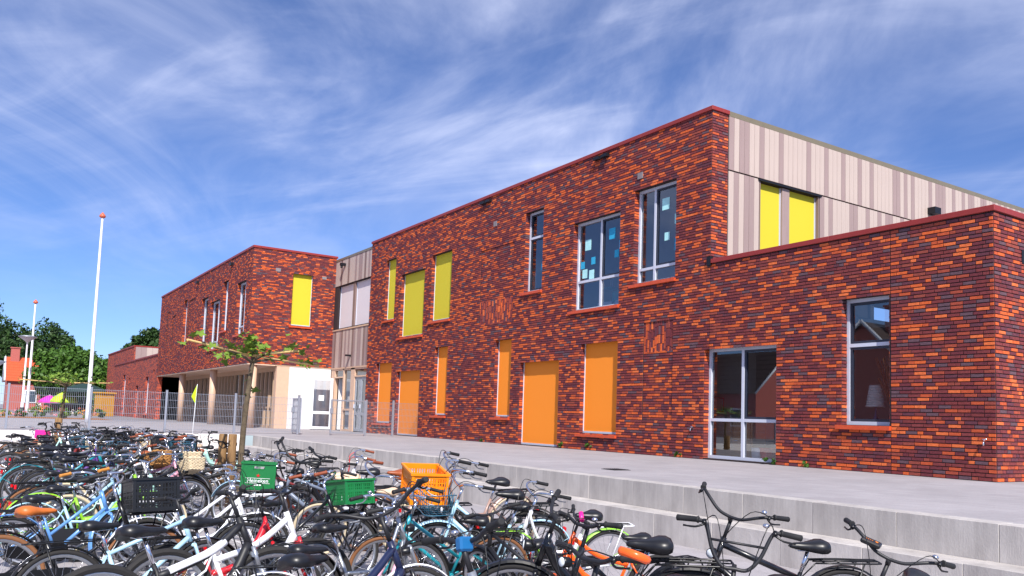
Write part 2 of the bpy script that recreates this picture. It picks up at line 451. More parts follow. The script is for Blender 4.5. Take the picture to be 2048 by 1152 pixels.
def lay(dst, w, u0, u1, z0, z1, ops=(), vertical=False, back=.0, tone=None):
    """lay bricks in wild bond on a wall; openings are left free.  dst gets (origin, U, N, du, dz, tone, jut)"""
    if vertical:   # soldier bricks standing upright
        u = u0
        while u < u1 - .02:
            du = min(.0525, u1 - u)
            z = z0 - random.uniform(0, .15)
            while z < z1 - .02:
                a, c = max(z, z0), min(z + .2, z1)
                if c - a > .03: dst.append((w.P(u, back, a), w.U, w.N, du, c - a, tone_at(w.P(u, back, a)), random.uniform(.006, .016)))
                z += .21
            u += CP
        return
    k0 = int(round(z0 / CP)); k1 = int(math.ceil((z1 - .01) / CP))
    for k in range(k0, k1):
        z = k * CP + .005; h = min(BH, z1 - z)
        if h < .02: continue
        zm = z + h / 2
        cuts = sorted((o[0], o[1]) for o in ops if o[2] < zm < o[3] and o[1] > u0 and o[0] < u1)
        iv, a = [], u0
        for c, d in cuts:
            if c > a: iv.append((a, c))
            a = max(a, d)
        if a < u1: iv.append((a, u1))
        for a, c in iv:
            u = a + .002
            first = True
            while u < c - .012:
                L = (.202 if random.random() > .17 else .096)
                if first: L = (.202, .096, .149)[(k + (k // 3)) % 3]; first = False
                if c - (u + L) < .06: L = c - u - .002 if c - u < .25 else L - .06
                L = min(L, c - u - .002)
                if L > .015:
                    dst.append((w.P(u, back, z), w.U, w.N, L, h, tone_at(w.P(u, back, z), L), .010 + random.uniform(-.003, .004)))
                u += L + .010
def brick_verts(du, dz, U, Nn, jut, o=Vector((0, 0, 0))):
    e = .002
    Z = Vector((0, 0, 1))
    f = [o + U * e + Z * e + Nn * jut, o + U * (du - e) + Z * e + Nn * jut, o + U * (du - e) + Z * (dz - e) + Nn * jut, o + U * e + Z * (dz - e) + Nn * jut]
    bk = [o - Nn * .004, o + U * du - Nn * .004, o + U * du + Z * dz - Nn * .004, o + Z * dz - Nn * .004]
    return f + bk
BF = [(0, 1, 2, 3), (4, 0, 3, 7), (1, 5, 6, 2), (3, 2, 6, 7), (4, 5, 1, 0)]
def brick_mass(name, lst, parent):
    V, Fc, T = [], [], []
    for (o, U, Nn, du, dz, t, j) in lst:
        i = len(V); V += [tuple(p) for p in brick_verts(du, dz, U, Nn, j, o)]
        flip = U.cross(Vector((0, 0, 1))).dot(Nn) < 0
        for q in BF: Fc.append(tuple(i + k for k in (q[::-1] if flip else q)))
        T += [t] * 8
    me = bpy.data.meshes.new(name); me.from_pydata(V, [], Fc); me.materials.append(BRICK)
    a = me.attributes.new('tone', 'FLOAT', 'POINT'); a.data.foreach_set('value', T)
    return link(name, me, parent, kind='stuff')
BC = {}
def brick_single(br, parent):
    o, U, Nn, du, dz, t, j = br
    key = (round(du, 2), round(dz, 3), round(t, 1), tuple(round(x) for x in U))
    if key not in BC:
        me = bpy.data.meshes.new('brick')
        flip = U.cross(Vector((0, 0, 1))).dot(Nn) < 0
        me.from_pydata([tuple(p) for p in brick_verts(key[0], dz, U, Nn, .011)], [], [(q[::-1] if flip else q) for q in BF]); me.materials.append(BRICK)
        a = me.attributes.new('tone', 'FLOAT', 'POINT'); a.data.foreach_set('value', [min(t, .999)] * 8)
        BC[key] = me
    ob = link('brick', BC[key], parent); ob.location = o
    return ob
def finish_bricks(name, lst, parent, singles):
    if singles:
        def size(b_):
            c = np.array(b_[0] + b_[1] * b_[3] / 2); v = RC.T @ (c - POS)
            if v[1] <= .5: return 0
            px, py = 1024 + F * v[0] / v[1], PCY - F * v[2] / v[1]
            if not (5 < px < 2043 and 5 < py < 1147): return 0
            fc = (Vector(POS) - b_[0]).normalized().dot(b_[2])
            return max(0, fc) * b_[3] * b_[4] / v[1] ** 2
        lst = sorted(lst, key=size, reverse=True)
        for br in lst[:singles]: brick_single(br, parent)
        lst = lst[singles:]
    brick_mass(name, lst, parent)

# window: frame with sashes and panes set in an opening of a wall
def window(bld, w, u0, u1, z0, z1, d=.15, mull=(), tran=(), dark=(), sill=True, fr=.065, panes=True, thick=.09):
    f = MB()
    w.box(f, u0, u0 + fr, d, d + thick, z0, z1); w.box(f, u1 - fr, u1, d, d + thick, z0, z1)
    w.box(f, u0 + fr, u1 - fr, d, d + thick, z1 - fr, z1); w.box(f, u0 + fr, u1 - fr, d, d + thick, z0, z0 + fr)
    us = [u0 + fr / 2] + [u0 + (u1 - u0) * m for m in mull] + [u1 - fr / 2]
    zs = [z0 + fr / 2] + [z0 + (z1 - z0) * t for t in tran] + [z1 - fr / 2]
    for m in us[1:-1]: w.box(f, m - fr / 2, m + fr / 2, d + .002, d + thick, z0 + fr, z1 - fr)
    for t in zs[1:-1]: w.box(f, u0 + fr, u1 - fr, d + .004, d + thick, t - fr / 2, t + fr / 2)
    o = f.obj('window', m_alu, bld)
    for i, (a, b_) in enumerate(zip(us, us[1:])):
        for j, (c, e) in enumerate(zip(zs, zs[1:])):
            a2, b2, c2, e2 = a + fr / 2 + .001, b_ - fr / 2 - .001, c + fr / 2 + .001, e - fr / 2 - .001
            if (i, j) in dark:
                s_ = MB(); k = .045
                for q in ((a2, a2 + k, c2, e2), (b2 - k, b2, c2, e2), (a2 + k, b2 - k, c2, c2 + k), (a2 + k, b2 - k, e2 - k, e2)): w.box(s_, q[0], q[1], d + .02, d + thick - .01, q[2], q[3])
                s_.obj('sash', m_aludark, o)
                a2 += k; b2 -= k; c2 += k; e2 -= k
            if panes:
                p = MB(); p.quad(w.P(a2, d + .05, c2), w.P(b2, d + .05, c2), w.P(b2, d + .05, e2), w.P(a2, d + .05, e2)); p.obj('pane', GLASS, o)
    if sill:
        s_ = MB(); w.box(s_, u0 - .09, u1 + .03, -.075, d + .02, z0 - .085, z0 - .008)
        s_.obj('sill', m_sill, o)
    return o
def screen(bld, w, u0, u1, z0, z1, m, d=.13, sill=True):
    f = MB(); g = .03
    w.box(f, u0, u0 + g, d - .01, d + .06, z0, z1); w.box(f, u1 - g, u1, d - .01, d + .06, z0, z1); w.box(f, u0 + g, u1 - g, d - .012, d + .05, z0, z0 + .05)
    o = f.obj('screen_guide', m_alu, bld)
    s_ = MB(); w.box(s_, u0 + g, u1 - g, d + .012, d + .02, z0 + .05, z1); s_.obj('fabric_screen', m, o)
    if sill:
        s2 = MB(); w.box(s2, u0 - .09, u1 + .03, -.075, d + .02, z0 - .10, z0 - .03); s2.obj('sill', m_sill, o)
    return o
def reveal(dst, w, u0, u1, z0, z1, d=.15, sill=True):
    """brick returns of an opening: both jambs"""
    for u, sgn in ((u0, 1), (u1, -1)):
        jw = Wall(w.P(u, d, 0), w.N, w.U * sgn)   # runs from the back of the reveal outwards
        lay(dst, jw, 0, d - .001, z0, z1)
def box_part(w, name, u0, u1, d0, d1, z0, z1, m, parent, c=0):
    b_ = MB(); w.box(b_, u0, u1, d0, d1, z0, z1); return b_.obj(name, m, parent)

# ------------------------------------------------------------------ main school block with annex
main = thing('school_building', 'two storey red purple brick school block with orange and yellow blinds', 'building')
fw = Wall((0, 0, 0), (1, 0, 0), (0, -1, 0))
XL, XM = -24.9, -6.05
HM, HA = 7.78, 4.29
wins = dict(A=(-2.75, -1.79, .83, 3.15), B=(-6.19, -4.23, .03, 2.41), C=(-13.47, -12.53, 4.46, 6.86), D=(-11.09, -9.13, 3.69, 6.11), E=(-8.61, -7.14, 4.12, 6.48))
scr = dict(Y1=(-23.4, -22.47, 4.46, 6.86), Y2=(-21.92, -19.97, 3.69, 6.09), Y3=(-19.44, -17.96, 4.10, 6.47), O1=(-23.94, -22.46, .44, 2.78), O2=(-21.98, -20.03, .02, 2.41),
           O3=(-18.95, -18.0, .80, 3.15), O4=(-13.52, -11.58, .02, 2.41), O5=(-10.62, -9.12, .44, 2.79), O6=(-14.95, -14.02, .80, 3.15))
rec = [(-16.0, -14.03, 3.69, 6.11), (-8.18, -7.17, .83, 3.17)]
ops = list(wins.values()) + list(scr.values())
bricks = []
opm = ops + rec
lay(bricks, fw, XL, XM, 0, HM, opm)
lay(bricks, fw, XM + .012, -1.772, 0, HA, ops)
lay(bricks, fw, -1.760, -.002, 0, HA, ops)
for o in ops: reveal(bricks, fw, *o)
# two blind window recesses filled with brick, part of it standing upright
for (a, b_, c, d), (vz0, vz1) in zip(rec, ((3.69, 4.42), (2.42, 3.17))):
    lay(bricks, fw, a + .004, b_ - .004, c, d, [(a, b_, vz0, vz1)], back=.022)
    lay(bricks, fw, a + .004, b_ - .004, vz0, vz1, vertical=True, back=.022)
aw = Wall((0, 0, 0), (0, 1, 0), (1, 0, 0))          # right face of the annex
lay(bricks, aw, .004, 6, 0, HA)
mw = Wall((XM, 0, 0), (0, 1, 0), (1, 0, 0))         # return of the tall block above the annex roof
lay(bricks, mw, .004, .5, 4.35, HM)
finish_bricks('brickwork', bricks, main, 300)
sh = MB()
fw.cells(sh, XL, XM, -.05, HM, opm); [fw.box(sh, o[0], o[1], .023, .3, o[2], o[3]) for o in rec]; fw.cells(sh, XM, 0, -.05, HA, ops)
aw.cells(sh, .302, 10, -.05, HA, [], .3); mw.cells(sh, .302, .5, HA, HM, [], .3)
sh.obj('wall_core', m_mortar, main)
inn = MB()
inn.box(XL + .1, XL + .3, .3, 14, 0, HM); inn.box(XL + .3, -.3, 6.0, 6.15, 0, 3.4); [inn.box(x_, x_ + 1.1, 6, 6.15, 3.62, HM) for x_ in np.arange(XL + .3, XM - 1.3, 3.0)]; inn.box(XL + .3, XM - .1, 6.002, 6.148, 3.62, 4.5)
inn.box(-6.78, -6.64, .301, 2.2, .006, 3.4); inn.box(-12.2, -12.05, .301, 6, .0, HM - .2); inn.box(XM - .3, XM - .15, .301, 6, 3.62, HM - .2)
inn.obj('inner_wall', m_inner, main)
fl = MB(); fl.box(XL, -.3, .3, 14, -.2, .004); fl.box(XL + .3, XM - .01, .3, 14, 3.4, 3.62); fl.obj('floor_slab', mat('lino', (120, 124, 130), .5, var=.05), main)
rf = MB(); rf.box(XL, XM - .02, .02, 14, HM - .25, HM - .06); rf.box(XM + .02, -.02, .31, 10, HA - .3, HA - .08); rf.obj('roof', mat('bitumen', (70, 70, 74), .9), main)
def coping(bld, a, c, z, along_x, x0, x1, m, h=.095):
    n_ = max(1, int(round(abs(c - a) / 2.5)))
    for i in range(n_):
        p, q = a + (c - a) * i / n_ + .002, a + (c - a) * (i + 1) / n_ - .002
        b_ = MB(); dz = random.uniform(-.0015, .0015)
        if along_x: b_.cbox(p, q, x0, x1, z + dz, z + h + dz, .006)
        else: b_.cbox(x0, x1, p, q, z + dz, z + h + dz, .006)
        b_.obj('coping', m, bld)
coping(main, XL - .03, XM + .045, HM, True, -.045, .30, m_coping); coping(main, .303, .52, HM, False, XM - .28, XM + .045, m_coping)
coping(main, XM + .002, .045, HA, True, -.045, .30, m_coping); coping(main, .303, 10, HA, False, -.28, .045, m_coping)
b = MB(); b.box(XM - .06, XM + .05, -.06, .03, HA - .05, HA + .15); b.obj('coping_end', m_dark, main)
window(main, fw, *wins['A'], tran=(.63,), dark=((0, 0), (0, 1)))
window(main, fw, *wins['B'], mull=(.49,), tran=(.35,), dark=((1, 1),), sill=False)
window(main, fw, *wins['C'], tran=(.68,), dark=((0, 0), (0, 1)))
window(main, fw, *wins['D'], mull=(.52,), tran=(.33,), dark=((1, 1),))
window(main, fw, *wins['E'], mull=(.40,), tran=(.16,), dark=((1, 1),))
for k, o in scr.items():
    screen(main, fw, *o, m_yel if k[0] == 'Y' else m_ora, sill=k not in ('O2', 'O4'))
# lamps under the coping, vents, taps
for u in (-9.9, -15.74):
    b = MB(); fw.box(b, u - .28, u - .04, -.12, .0, 7.62, 7.70); fw.box(b, u + .04, u + .28, -.12, .0, 7.62, 7.70); fw.box(b, u - .04, u + .04, -.05, 0, 7.63, 7.69); b.obj('wall_lamp', m_dark, main)
for u, z in ((-8.4, 6.82), (-15.18, 6.85)):
    b = MB(); fw.box(b, u - .09, u + .09, -.03, 0, z - .08, z + .08); b.obj('vent', mat('grey_vent', (128, 120, 122), .6), main)
b = MB(); aw.box(b, .86, 1.02, -.02, 0, 3.55, 3.78); b.obj('vent', m_dark, main)
for u, z in ((-6.5, .66), (-.16, .62)):
    b = MB(); b.tube(smoothpath([(u, .0, z), (u, -.06, z), (u + .01, -.09, z - .02), (u + .01, -.09, z - .06)], 3), .013, 7); b.tube([(u - .04, -.05, z + .035), (u + .04, -.05, z + .035)], .009, 6); b.tube([(u, -.05, z), (u, -.05, z + .035)], .008, 6); b.obj('tap', mat('chrome', (220, 222, 228), .15, metal=1, var=0), main)
# cladding boards on the tall side
BM = {}
def boards(bld, w, u0, u1, z0, z1, pitch, d=0.0, ops=(), seed=1, third=False):
    rr = random.Random(seed); u = u0; last = 0
    while u < u1 - .03:
        p = min(pitch, u1 - u); um = u + p / 2
        spans = [(z0, z1)]
        for o in ops:
            if o[0] < um < o[1]: spans = [s_ for s_ in ((z0, o[2]), (o[3], z1)) if s_[1] - s_[0] > .05]
        t = 1 if (rr.random() < .42 and last == 0) or (last == 1 and rr.random() < .28) else 0
        last = t
        mm = (m_pl3 if third and rr.random() < .5 else m_pl2) if t else m_pl1
        for a, c in spans:
            key = (round(p, 3), round(c - a, 3), mm.name, tuple(w.U))
            if key not in BM:
                q = MB(); w0 = Wall((0, 0, 0), w.U, w.N); w0.box(q, .004, p - .004, -.022, .0, 0, c - a); BM[key] = q.mesh('cladding_board', mm)
            o_ = link('cladding_board', BM[key], bld); o_.location = w.P(u, d + rr.uniform(-.002, .002), a)
        u += p
yop = [(1.56, 3.74, 4.4, 6.45)]
sb = MB(); mw.cells(sb, .502, 14, 4.0, HM, [(1.56, 3.74, 4.2, 6.45)], .25); sb.obj('cladding_backing', m_mortar, main)
boards(main, mw, .52, 14, 6.52, HM - .03, .170, seed=3)
boards(main, mw, .52, 14, 4.22, 6.485, .170, ops=yop, seed=9)
b = MB(); mw.box(b, .52, 14, -.012, .2, HM - .02, HM + .10); b.obj('cladding_coping', m_coping2, main)
screen(main, mw, 1.60, 2.40, 4.25, 6.44, m_yel, d=.08, sill=False)
screen(main, mw, 2.66, 3.70, 4.25, 6.44, m_yel, d=.08, sill=False)
b = MB(); mw.box(b, 2.40, 2.66, .02, .14, 4.25, 6.44); b.obj('screen_post', m_pl2, main)
for u_ in (1.565, 3.702): b = MB(); mw.box(b, u_, u_ + .035, -.01, .16, 4.25, 6.445); b.obj('screen_jamb', m_pl3, main)
b = MB(); mw.box(b, 1.5, 3.8, -.05, -.022, 6.45, 6.49); b.obj('screen_cap', m_dark, main)
b = MB(); mw.box(b, 8.45, 8.75, -.24, -.02, 6.80, 6.98); b.obj('roof_lamp', m_dark, main)

# things behind the panes
def ibox(name, label, cat, x0, x1, y0, y1, z0, z1, m, c=.01):
    b_ = MB(); b_.cbox(x0, x1, y0, y1, z0, z1, c); return b_.obj(name, m, label=label, cat=cat)
m_oak = mat('oak', (196, 146, 84), .6, rgb2=(170, 120, 66), vscale=5, stretch=(1, 1, 8))
m_red = mat('red_plastic', (206, 26, 40), .4, var=.03)
cab = thing('wooden_cabinet', 'oak cabinet seen through the lower left pane of the ground floor corner window', 'cabinet', (-6.02, .95, .004))
b = MB(); b.cbox(-.55, .55, -.2, .25, 0, .84, .01); b.obj('carcass', m_oak, cab)
b = MB(); b.cbox(-.5, -.02, -.22, -.202, .06, .8, .004); b.obj('door', m_oak, cab); b = MB(); b.cbox(.02, .5, -.22, -.202, .06, .8, .004); b.obj('door', m_oak, cab)
b = MB(); b.tube([(.06, -.24, .42), (.16, -.24, .42)], .008, 6); b.obj('handle', m_alu, cab)
tb = thing('red_tub', 'red plastic tub standing inside the low right pane of the corner window', 'tub', (-4.75, .42, .004))
b = MB(); b.lathe((0, 0, 0), (0, 0, 1), [(0, .13), (.02, .15), (.27, .19), (.30, .20), (.30, .185), (.05, .15)], 20); b.obj('bowl', m_red, tb)
b = MB(); b.tube([(.2 * math.cos(t * .6), .2 * math.sin(t * .6), .30) for t in range(11)], .012, 6, closed=True); b.obj('rim', m_red, tb)
ibox('paper_box', 'stacked white boxes beside the red tub behind the corner window', 'box', -5.2, -4.98, .4, .62, .004, .30, m_whitepaint)
fr = thing('picture_frame', 'small red empty picture frame on the white wall inside the corner window', 'frame', (-6.63, .95, 1.05)); fr.rotation_euler = (0, 0, R_(90))
b = MB()
for q in ((-.16, -.13, 0, .34), (.13, .16, 0, .34), (-.13, .13, 0, .03), (-.13, .13, .31, .34)): b.box(q[0], q[1], -.01, .01, q[2], q[3])
b.obj('border', m_red, fr)
lp = thing('table_lamp', 'table lamp with ribbed white shade behind the annex window', 'lamp', (-2.42, .55, .83))
b = MB(); b.lathe((0, 0, 0), (0, 0, 1), [(0, .08), (.02, .08), (.05, .03), (.12, .05), (.2, .02), (.34, .015)], 14); b.obj('base', mat('lamp_foot', (70, 90, 130), .3), lp)
b = MB()
for i in range(9): b.lathe((0, 0, .34 + i * .045), (0, 0, 1), [(0, .17 - i * .007), (.022, .175 - i * .007), (.044, .163 - i * .007)], 20)
b.obj('shade', mat('shade_white', (230, 228, 224), .7), lp)
pl = thing('dried_plant', 'dried brown grasses in a vase behind the annex window', 'plant', (-2.05, .5, .83))
b = MB(); b.lathe((0, 0, 0), (0, 0, 1), [(0, .05), (.1, .08), (.2, .06), (.26, .035)], 14); b.obj('vase', mat('vase', (90, 100, 120), .3), pl)
b = MB()
for i in range(50):
    a, l_ = random.uniform(0, 6.28), random.uniform(.5, 1.05); q = random.uniform(.05, .34)
    b.tube([(0, 0, .22), (q * .4 * math.cos(a), q * .4 * math.sin(a), .22 + l_ * .5), (q * math.cos(a), q * math.sin(a), .22 + l_)], [.003, .004, .010], 4)
b.obj('stems', mat('dry_stem', (150, 96, 56), .9), pl)
# paper notes stuck on the upstairs panes, furniture behind them
m_note = mat('blue_paper', (40, 160, 200), .8, var=.03); m_note2 = mat('pale_paper', (170, 224, 226), .8)
notes = [('D', .10, .52, 0), ('D', .15, .42, 1), ('D', .21, .74, 1), ('D', .33, .55, 0), ('D', .30, .30 + .1, 1), ('D', .72, .80, 0), ('D', .82, .57, 0), ('D', .92, .66, 0), ('E', .62, .80, 1), ('E', .66, .46, 1), ('E', .90, .62, 1), ('E', .92, .36, 0), ('C', .72, .30, 0)]
for i, (k, fu, fz, t) in enumerate(notes):
    u0, u1, z0, z1 = wins[k]; u, z = u0 + (u1 - u0) * fu, z0 + (z1 - z0) * fz
    b = MB(); s_ = .085 + .02 * (i % 3); fw.box(b, u - s_, u + s_, .194, .197, z - s_ * 1.15, z + s_ * 1.15)
    b.obj('paper_note', (m_note, m_note2)[t], label='%s paper note on the %s upstairs window, %s note counted from left' % (('bright blue', 'pale cyan')[t], {'D': 'four pane', 'E': 'corner', 'C': 'narrow'}[k], ('first', 'second', 'third', 'fourth', 'fifth', 'sixth', 'seventh', 'eighth')[sum(1 for q in notes[:i] if q[0] == k)]), cat='paper', group='paper notes on the upstairs panes')
for i, (x, z) in enumerate(((-10.5, 3.62), (-9.75, 3.62), (-10.15, 3.62))):
    ch = thing('stacked_chair', ('teal classroom chair stood upside down behind the four pane window, left one', 'teal classroom chair stood upside down behind the four pane window, right one', 'teal classroom chair between two others behind the four pane window')[i], 'chair', (x, .9 + .3 * (i == 2), z), 'teal chairs in the upstairs classroom')
    mt = mat('teal_plastic', (60, 150, 160), .5)
    b = MB(); b.cbox(-.19, .19, -.19, .19, .72, .75, .01); b.obj('seat', mt, ch)
    b = MB(); b.cbox(-.19, .19, .17, .2, .36, .70, .01); b.obj('backrest', mt, ch)
    for sx in (-1, 1):
        for sy in (-1, 1):
            b = MB(); b.tube([(sx * .16, sy * .16, .75), (sx * .19, sy * .19, 1.18)], .011, 6); b.obj('leg', m_alu, ch)
    b = MB(); b.cbox(-.3, .3, -.25, .25, .0, .34, .01); b.obj('table_block', m_alu, ch)
# ------------------------------------------------------------------ clad link with entrance doors
linkb = thing('entrance_link', 'narrow clad link with white blinds and glazed doors between the two brick blocks', 'building')
lw = Wall((0, .06, 0), (1, 0, 0), (0, -1, 0))
LX0, LX1 = -29.04, -24.93
b = MB(); lw.cells(b, LX0, LX1, 2.72, 7.6, [(-28.6, -25.0, 4.52, 6.42)], .25); b.obj('wall_core', m_mortar, linkb)
boards(linkb, lw, LX0, LX1, 6.46, 7.6, .205, seed=5, third=True)
boards(linkb, lw, LX0, LX1, 2.76, 4.40, .205, seed=8, third=True)
b = MB(); lw.box(b, LX0, LX1, -.04, .3, 7.6, 7.70); b.obj('coping', m_coping2, linkb)
b = MB(); lw.box(b, LX0, LX1, -.05, .1, 4.41, 4.47); lw.box(b, LX0, LX1, -.03, .1, 2.70, 2.755); b.obj('band', m_beige, linkb)
for u0, u1 in ((-28.62, -26.95), (-26.72, -25.02)): screen(linkb, lw, u0, u1, 4.50, 6.42, m_whitescr, d=.1, sill=False)
b = MB(); lw.box(b, -26.95, -26.72, .02, .2, 4.48, 6.44); b.obj('screen_post', m_pl3, linkb)
b = MB(); lw.box(b, -28.0, -27.86, -.26, -.02, 7.28, 7.40); b.tube([lw.P(-27.93, -.2, 7.28), lw.P(-27.93, -.2, 7.18)], .05, 8); b.obj('wall_lamp', m_dark, linkb)
b = MB(); lw.box(b, -26.9, -26.76, -.24, -.02, 3.2, 3.27); b.obj('wall_lamp', m_dark, linkb)
b = MB(); b.box(LX0, LX1, .3, 8, 7.4, 7.55); b.box(LX0, LX1, 5, 5.2, 0, 7.4); b.box(LX0, LX1, .32, 5, 3.0, 3.2); b.obj('inner_shell', m_inner, linkb)
dw = MB()
for u0, u1 in ((-29.0, -28.58), (-27.62, -27.50), (-26.72, -26.30), (-25.02, -24.95)): lw.box(dw, u0, u1, .0, .15, 0, 2.70)
lw.box(dw, -28.58, -27.62, .0, .15, 2.30, 2.36); lw.box(dw, -27.5, -26.72, .01, .14, .88, .96); lw.box(dw, -26.3, -25.02, .0, .15, 2.3, 2.36); lw.box(dw, -28.58, -25.02, .0, .15, 2.63, 2.70); lw.box(dw, -27.5, -26.72, .01, .14, 0, .08)
fo = dw.obj('door_frame', m_beige, linkb)
for u0, u1, z0, z1 in ((-28.58, -27.62, 2.36, 2.63), (-27.5, -26.72, .96, 2.63), (-27.5, -26.72, .08, .88), (-26.3, -25.02, 2.36, 2.63)):
    p = MB(); p.quad(lw.P(u0, .07, z0), lw.P(u1, .07, z0), lw.P(u1, .07, z1), lw.P(u0, .07, z1)); p.obj('pane', GLASS, fo)
def glazed_door(bld, w, u0, u1, z0, z1, d, m, rail=.32):
    f = MB(); k = .11
    for q in ((u0, u0 + k, z0, z1), (u1 - k, u1, z0, z1), (u0 + k, u1 - k, z1 - k, z1), (u0 + k, u1 - k, z0, z0 + k), (u0 + k, u1 - k, z0 + (z1 - z0) * rail - .06, z0 + (z1 - z0) * rail + .06)): w.box(f, q[0], q[1], d, d + .06, q[2], q[3])
    o = f.obj('door', m, bld)
    zm = z0 + (z1 - z0) * rail
    for c, e in ((z0 + k, zm - .06), (zm + .06, z1 - k)):
        p = MB(); p.quad(w.P(u0 + k, d + .03, c), w.P(u1 - k, d + .03, c), w.P(u1 - k, d + .03, e), w.P(u0 + k, d + .03, e)); p.obj('pane', GLASS, o)
    h = MB(); w.box(h, u0 + .03, u0 + .06, d - .05, d, z0 + .95, z0 + 1.12); h.obj('handle', m_alu, o)
    return o
glazed_door(linkb, lw, -26.28, -25.68, .03, 2.29, .04, mat('grey_door', (150, 156, 164), .5)); glazed_door(linkb, lw, -25.66, -25.04, .03, 2.29, .04, MATS['grey_door'])
ow = Wall((-28.55, 0, 0), (0, 1, 0), (1, 0, 0))      # leaf swung out at right angles
leaf = glazed_door(linkb, ow, -1.0, -.02, .03, 2.29, -.03, m_whitepaint)
b = MB(); ow.box(b, -.66, -.42, -.045, -.032, 1.28, 1.52); b.obj('notice', mat('paper', (246, 246, 244), .8, var=0), leaf)
b = MB(); b.box(-28.56, -28.5, .25, 1.1, .03, 2.29); b.obj('inner_door', m_whitepaint, linkb)

# ------------------------------------------------------------------ far wing on columns
wing = thing('school_wing', 'far two storey brick wing overhanging its glazed ground floor on beige columns', 'building')
WX0, WX1, WY, SZ = -49.9, -29.05, -3.7, 2.76
ww = Wall((0, WY, 0), (1, 0, 0), (0, -1, 0)); ws = Wall((WX1, 0, 0), (0, 1, 0), (1, 0, 0))
wwin = [(-31.42, -29.95, 4.1, 6.47), (-34.0, -33.05, 4.46, 6.86), (-36.4, -34.46, 3.69, 6.1), (-38.42, -36.95, 4.1, 6.47), (-42.92, -41.97, 4.46, 6.86)]
wrec = [(-47.6, -46.65, 4.5, 6.6), (-45.9, -44.9, 4.0, 6.2), (-41.5, -40.0, 4.5, 6.7)]
syel = (-1.93, -1.0, 4.55, 6.86)
bricks = []
lay(bricks, ww, WX0, WX1 - .002, SZ, HM, wwin + wrec)
for o in wrec: lay(bricks, ww, o[0] + .01, o[1] - .01, o[2], o[3], back=.035)
for o in wwin: reveal(bricks, ww, *o)
lay(bricks, ws, WY + .004, .05, SZ, HM, [syel]); reveal(bricks, ws, *syel)
finish_bricks('brickwork', bricks, wing, 0)
b = MB(); ww.cells(b, WX0, WX1, SZ, HM, wwin + wrec); [ww.box(b, o[0], o[1], .036, .3, o[2], o[3]) for o in wrec]; ws.cells(b, WY + .302, .05, SZ, HM, [syel]); b.obj('wall_core', m_mortar, wing)
b = MB(); b.box(WX0, WX1 - .31, WY + .31, 4, HM - .2, HM - .05); b.box(WX0, WX1 - .31, WY + .31, 4, 3.3, 3.5); b.box(WX0, WX1 - .31, 4, 4.1, 0, HM); b.box(WX0, WX0 + .2, WY + .31, 4, 0, HM - .2)
b.obj('inner_shell', m_inner, wing)
coping(wing, WX0 - .03, WX1 + .045, HM, True, WY - .045, WY + .3, m_coping); coping(wing, WY + .303, .1, HM, False, WX1 - .28, WX1 + .045, m_coping)
b = MB(); b.box(WX0, WX1 - .01, WY + .01, -2.35, SZ - .05, SZ - .006); b.obj('soffit', mat('soffit', (216, 184, 160), .7), wing)
for i, o in enumerate(wwin): window(wing, ww, *o, mull=(.55,) if o[1] - o[0] > 1.2 else (), tran=(.16,) if i in (0, 2) else ())
screen(wing, ws, *syel, m_yel)
for u in (-32.5, -39.5): b = MB(); ww.box(b, u - .14, u + .14, -.14, 0, 7.45, 7.56); b.obj('wall_lamp', m_dark, wing)
b = MB(); ws.box(b, -2.72, -2.5, -.025, 0, 6.85, 7.0); b.obj('vent', MATS['grey_vent'], wing)
b = MB(); ws.box(b, -.6, -.4, -.025, 0, 6.75, 6.88); b.obj('vent', MATS['grey_vent'], wing)
for x in (-29.3, -36.25, -43.6):
    b = MB(); b.lathe((x, -3.38, 0), (0, 0, 1), [(0, .17), (SZ - .05, .17)], 18); b.obj('column', m_beige, wing)
# glazed ground floor set back under the overhang
gw = Wall((0, -2.35, 0), (1, 0, 0), (0, -1, 0))
m_tim = mat('timber_post', (176, 148, 122), .6, var=.1, stretch=(4, 4, .5))
rr = random.Random(4); u = WX1 - .55
b = MB(); gw.box(b, WX0, u, 0, .16, 2.50, SZ - .05); gw.box(b, WX0, u, 0, .16, 0, .10); gw.box(b, WX0, u, .02, .14, .86, .94)
tr = b.obj('timber_rail', m_tim, wing)
while u > WX0 + .5:
    st = .62 if rr.random() < .6 else .95
    b = MB(); gw.box(b, u - .09, u, -.03, .16, .002, 2.499); b.obj('timber_post', m_tim, wing)
    for z0, z1 in ((.10, .86), (.94, 2.5)):
        p = MB(); p.quad(gw.P(u - st, .08, z0), gw.P(u - .09, .08, z0), gw.P(u - .09, .08, z1), gw.P(u - st, .08, z1)); p.obj('pane', GLASS, wing)
    u -= st
b = MB(); b.box(WX0 + .2, WX1 - .6, 1.5, 1.6, 0, 2.7); b.obj('back_wall', mat('corridor', (120, 104, 92), .9), wing)
b = MB(); ws.box(b, -2.42, -1.86, -.002, .3, 0, SZ - .05); b.obj('pilaster', m_beige, wing)
b = MB(); ws.box(b, -1.86, .05, -.001, .25, 0, SZ - .05); b.obj('plaster_wall', m_plaster, wing)
b = MB(); ws.box(b, -2.5, .05, -.01, .2, SZ - .05, SZ - .002); b.obj('lintel', m_tim, wing)
b = MB(); b.box(WX0 - .1, WX0 + .2, WY + .02, -2.3, 0, SZ); b.obj('end_wall', FARBRICK, wing)
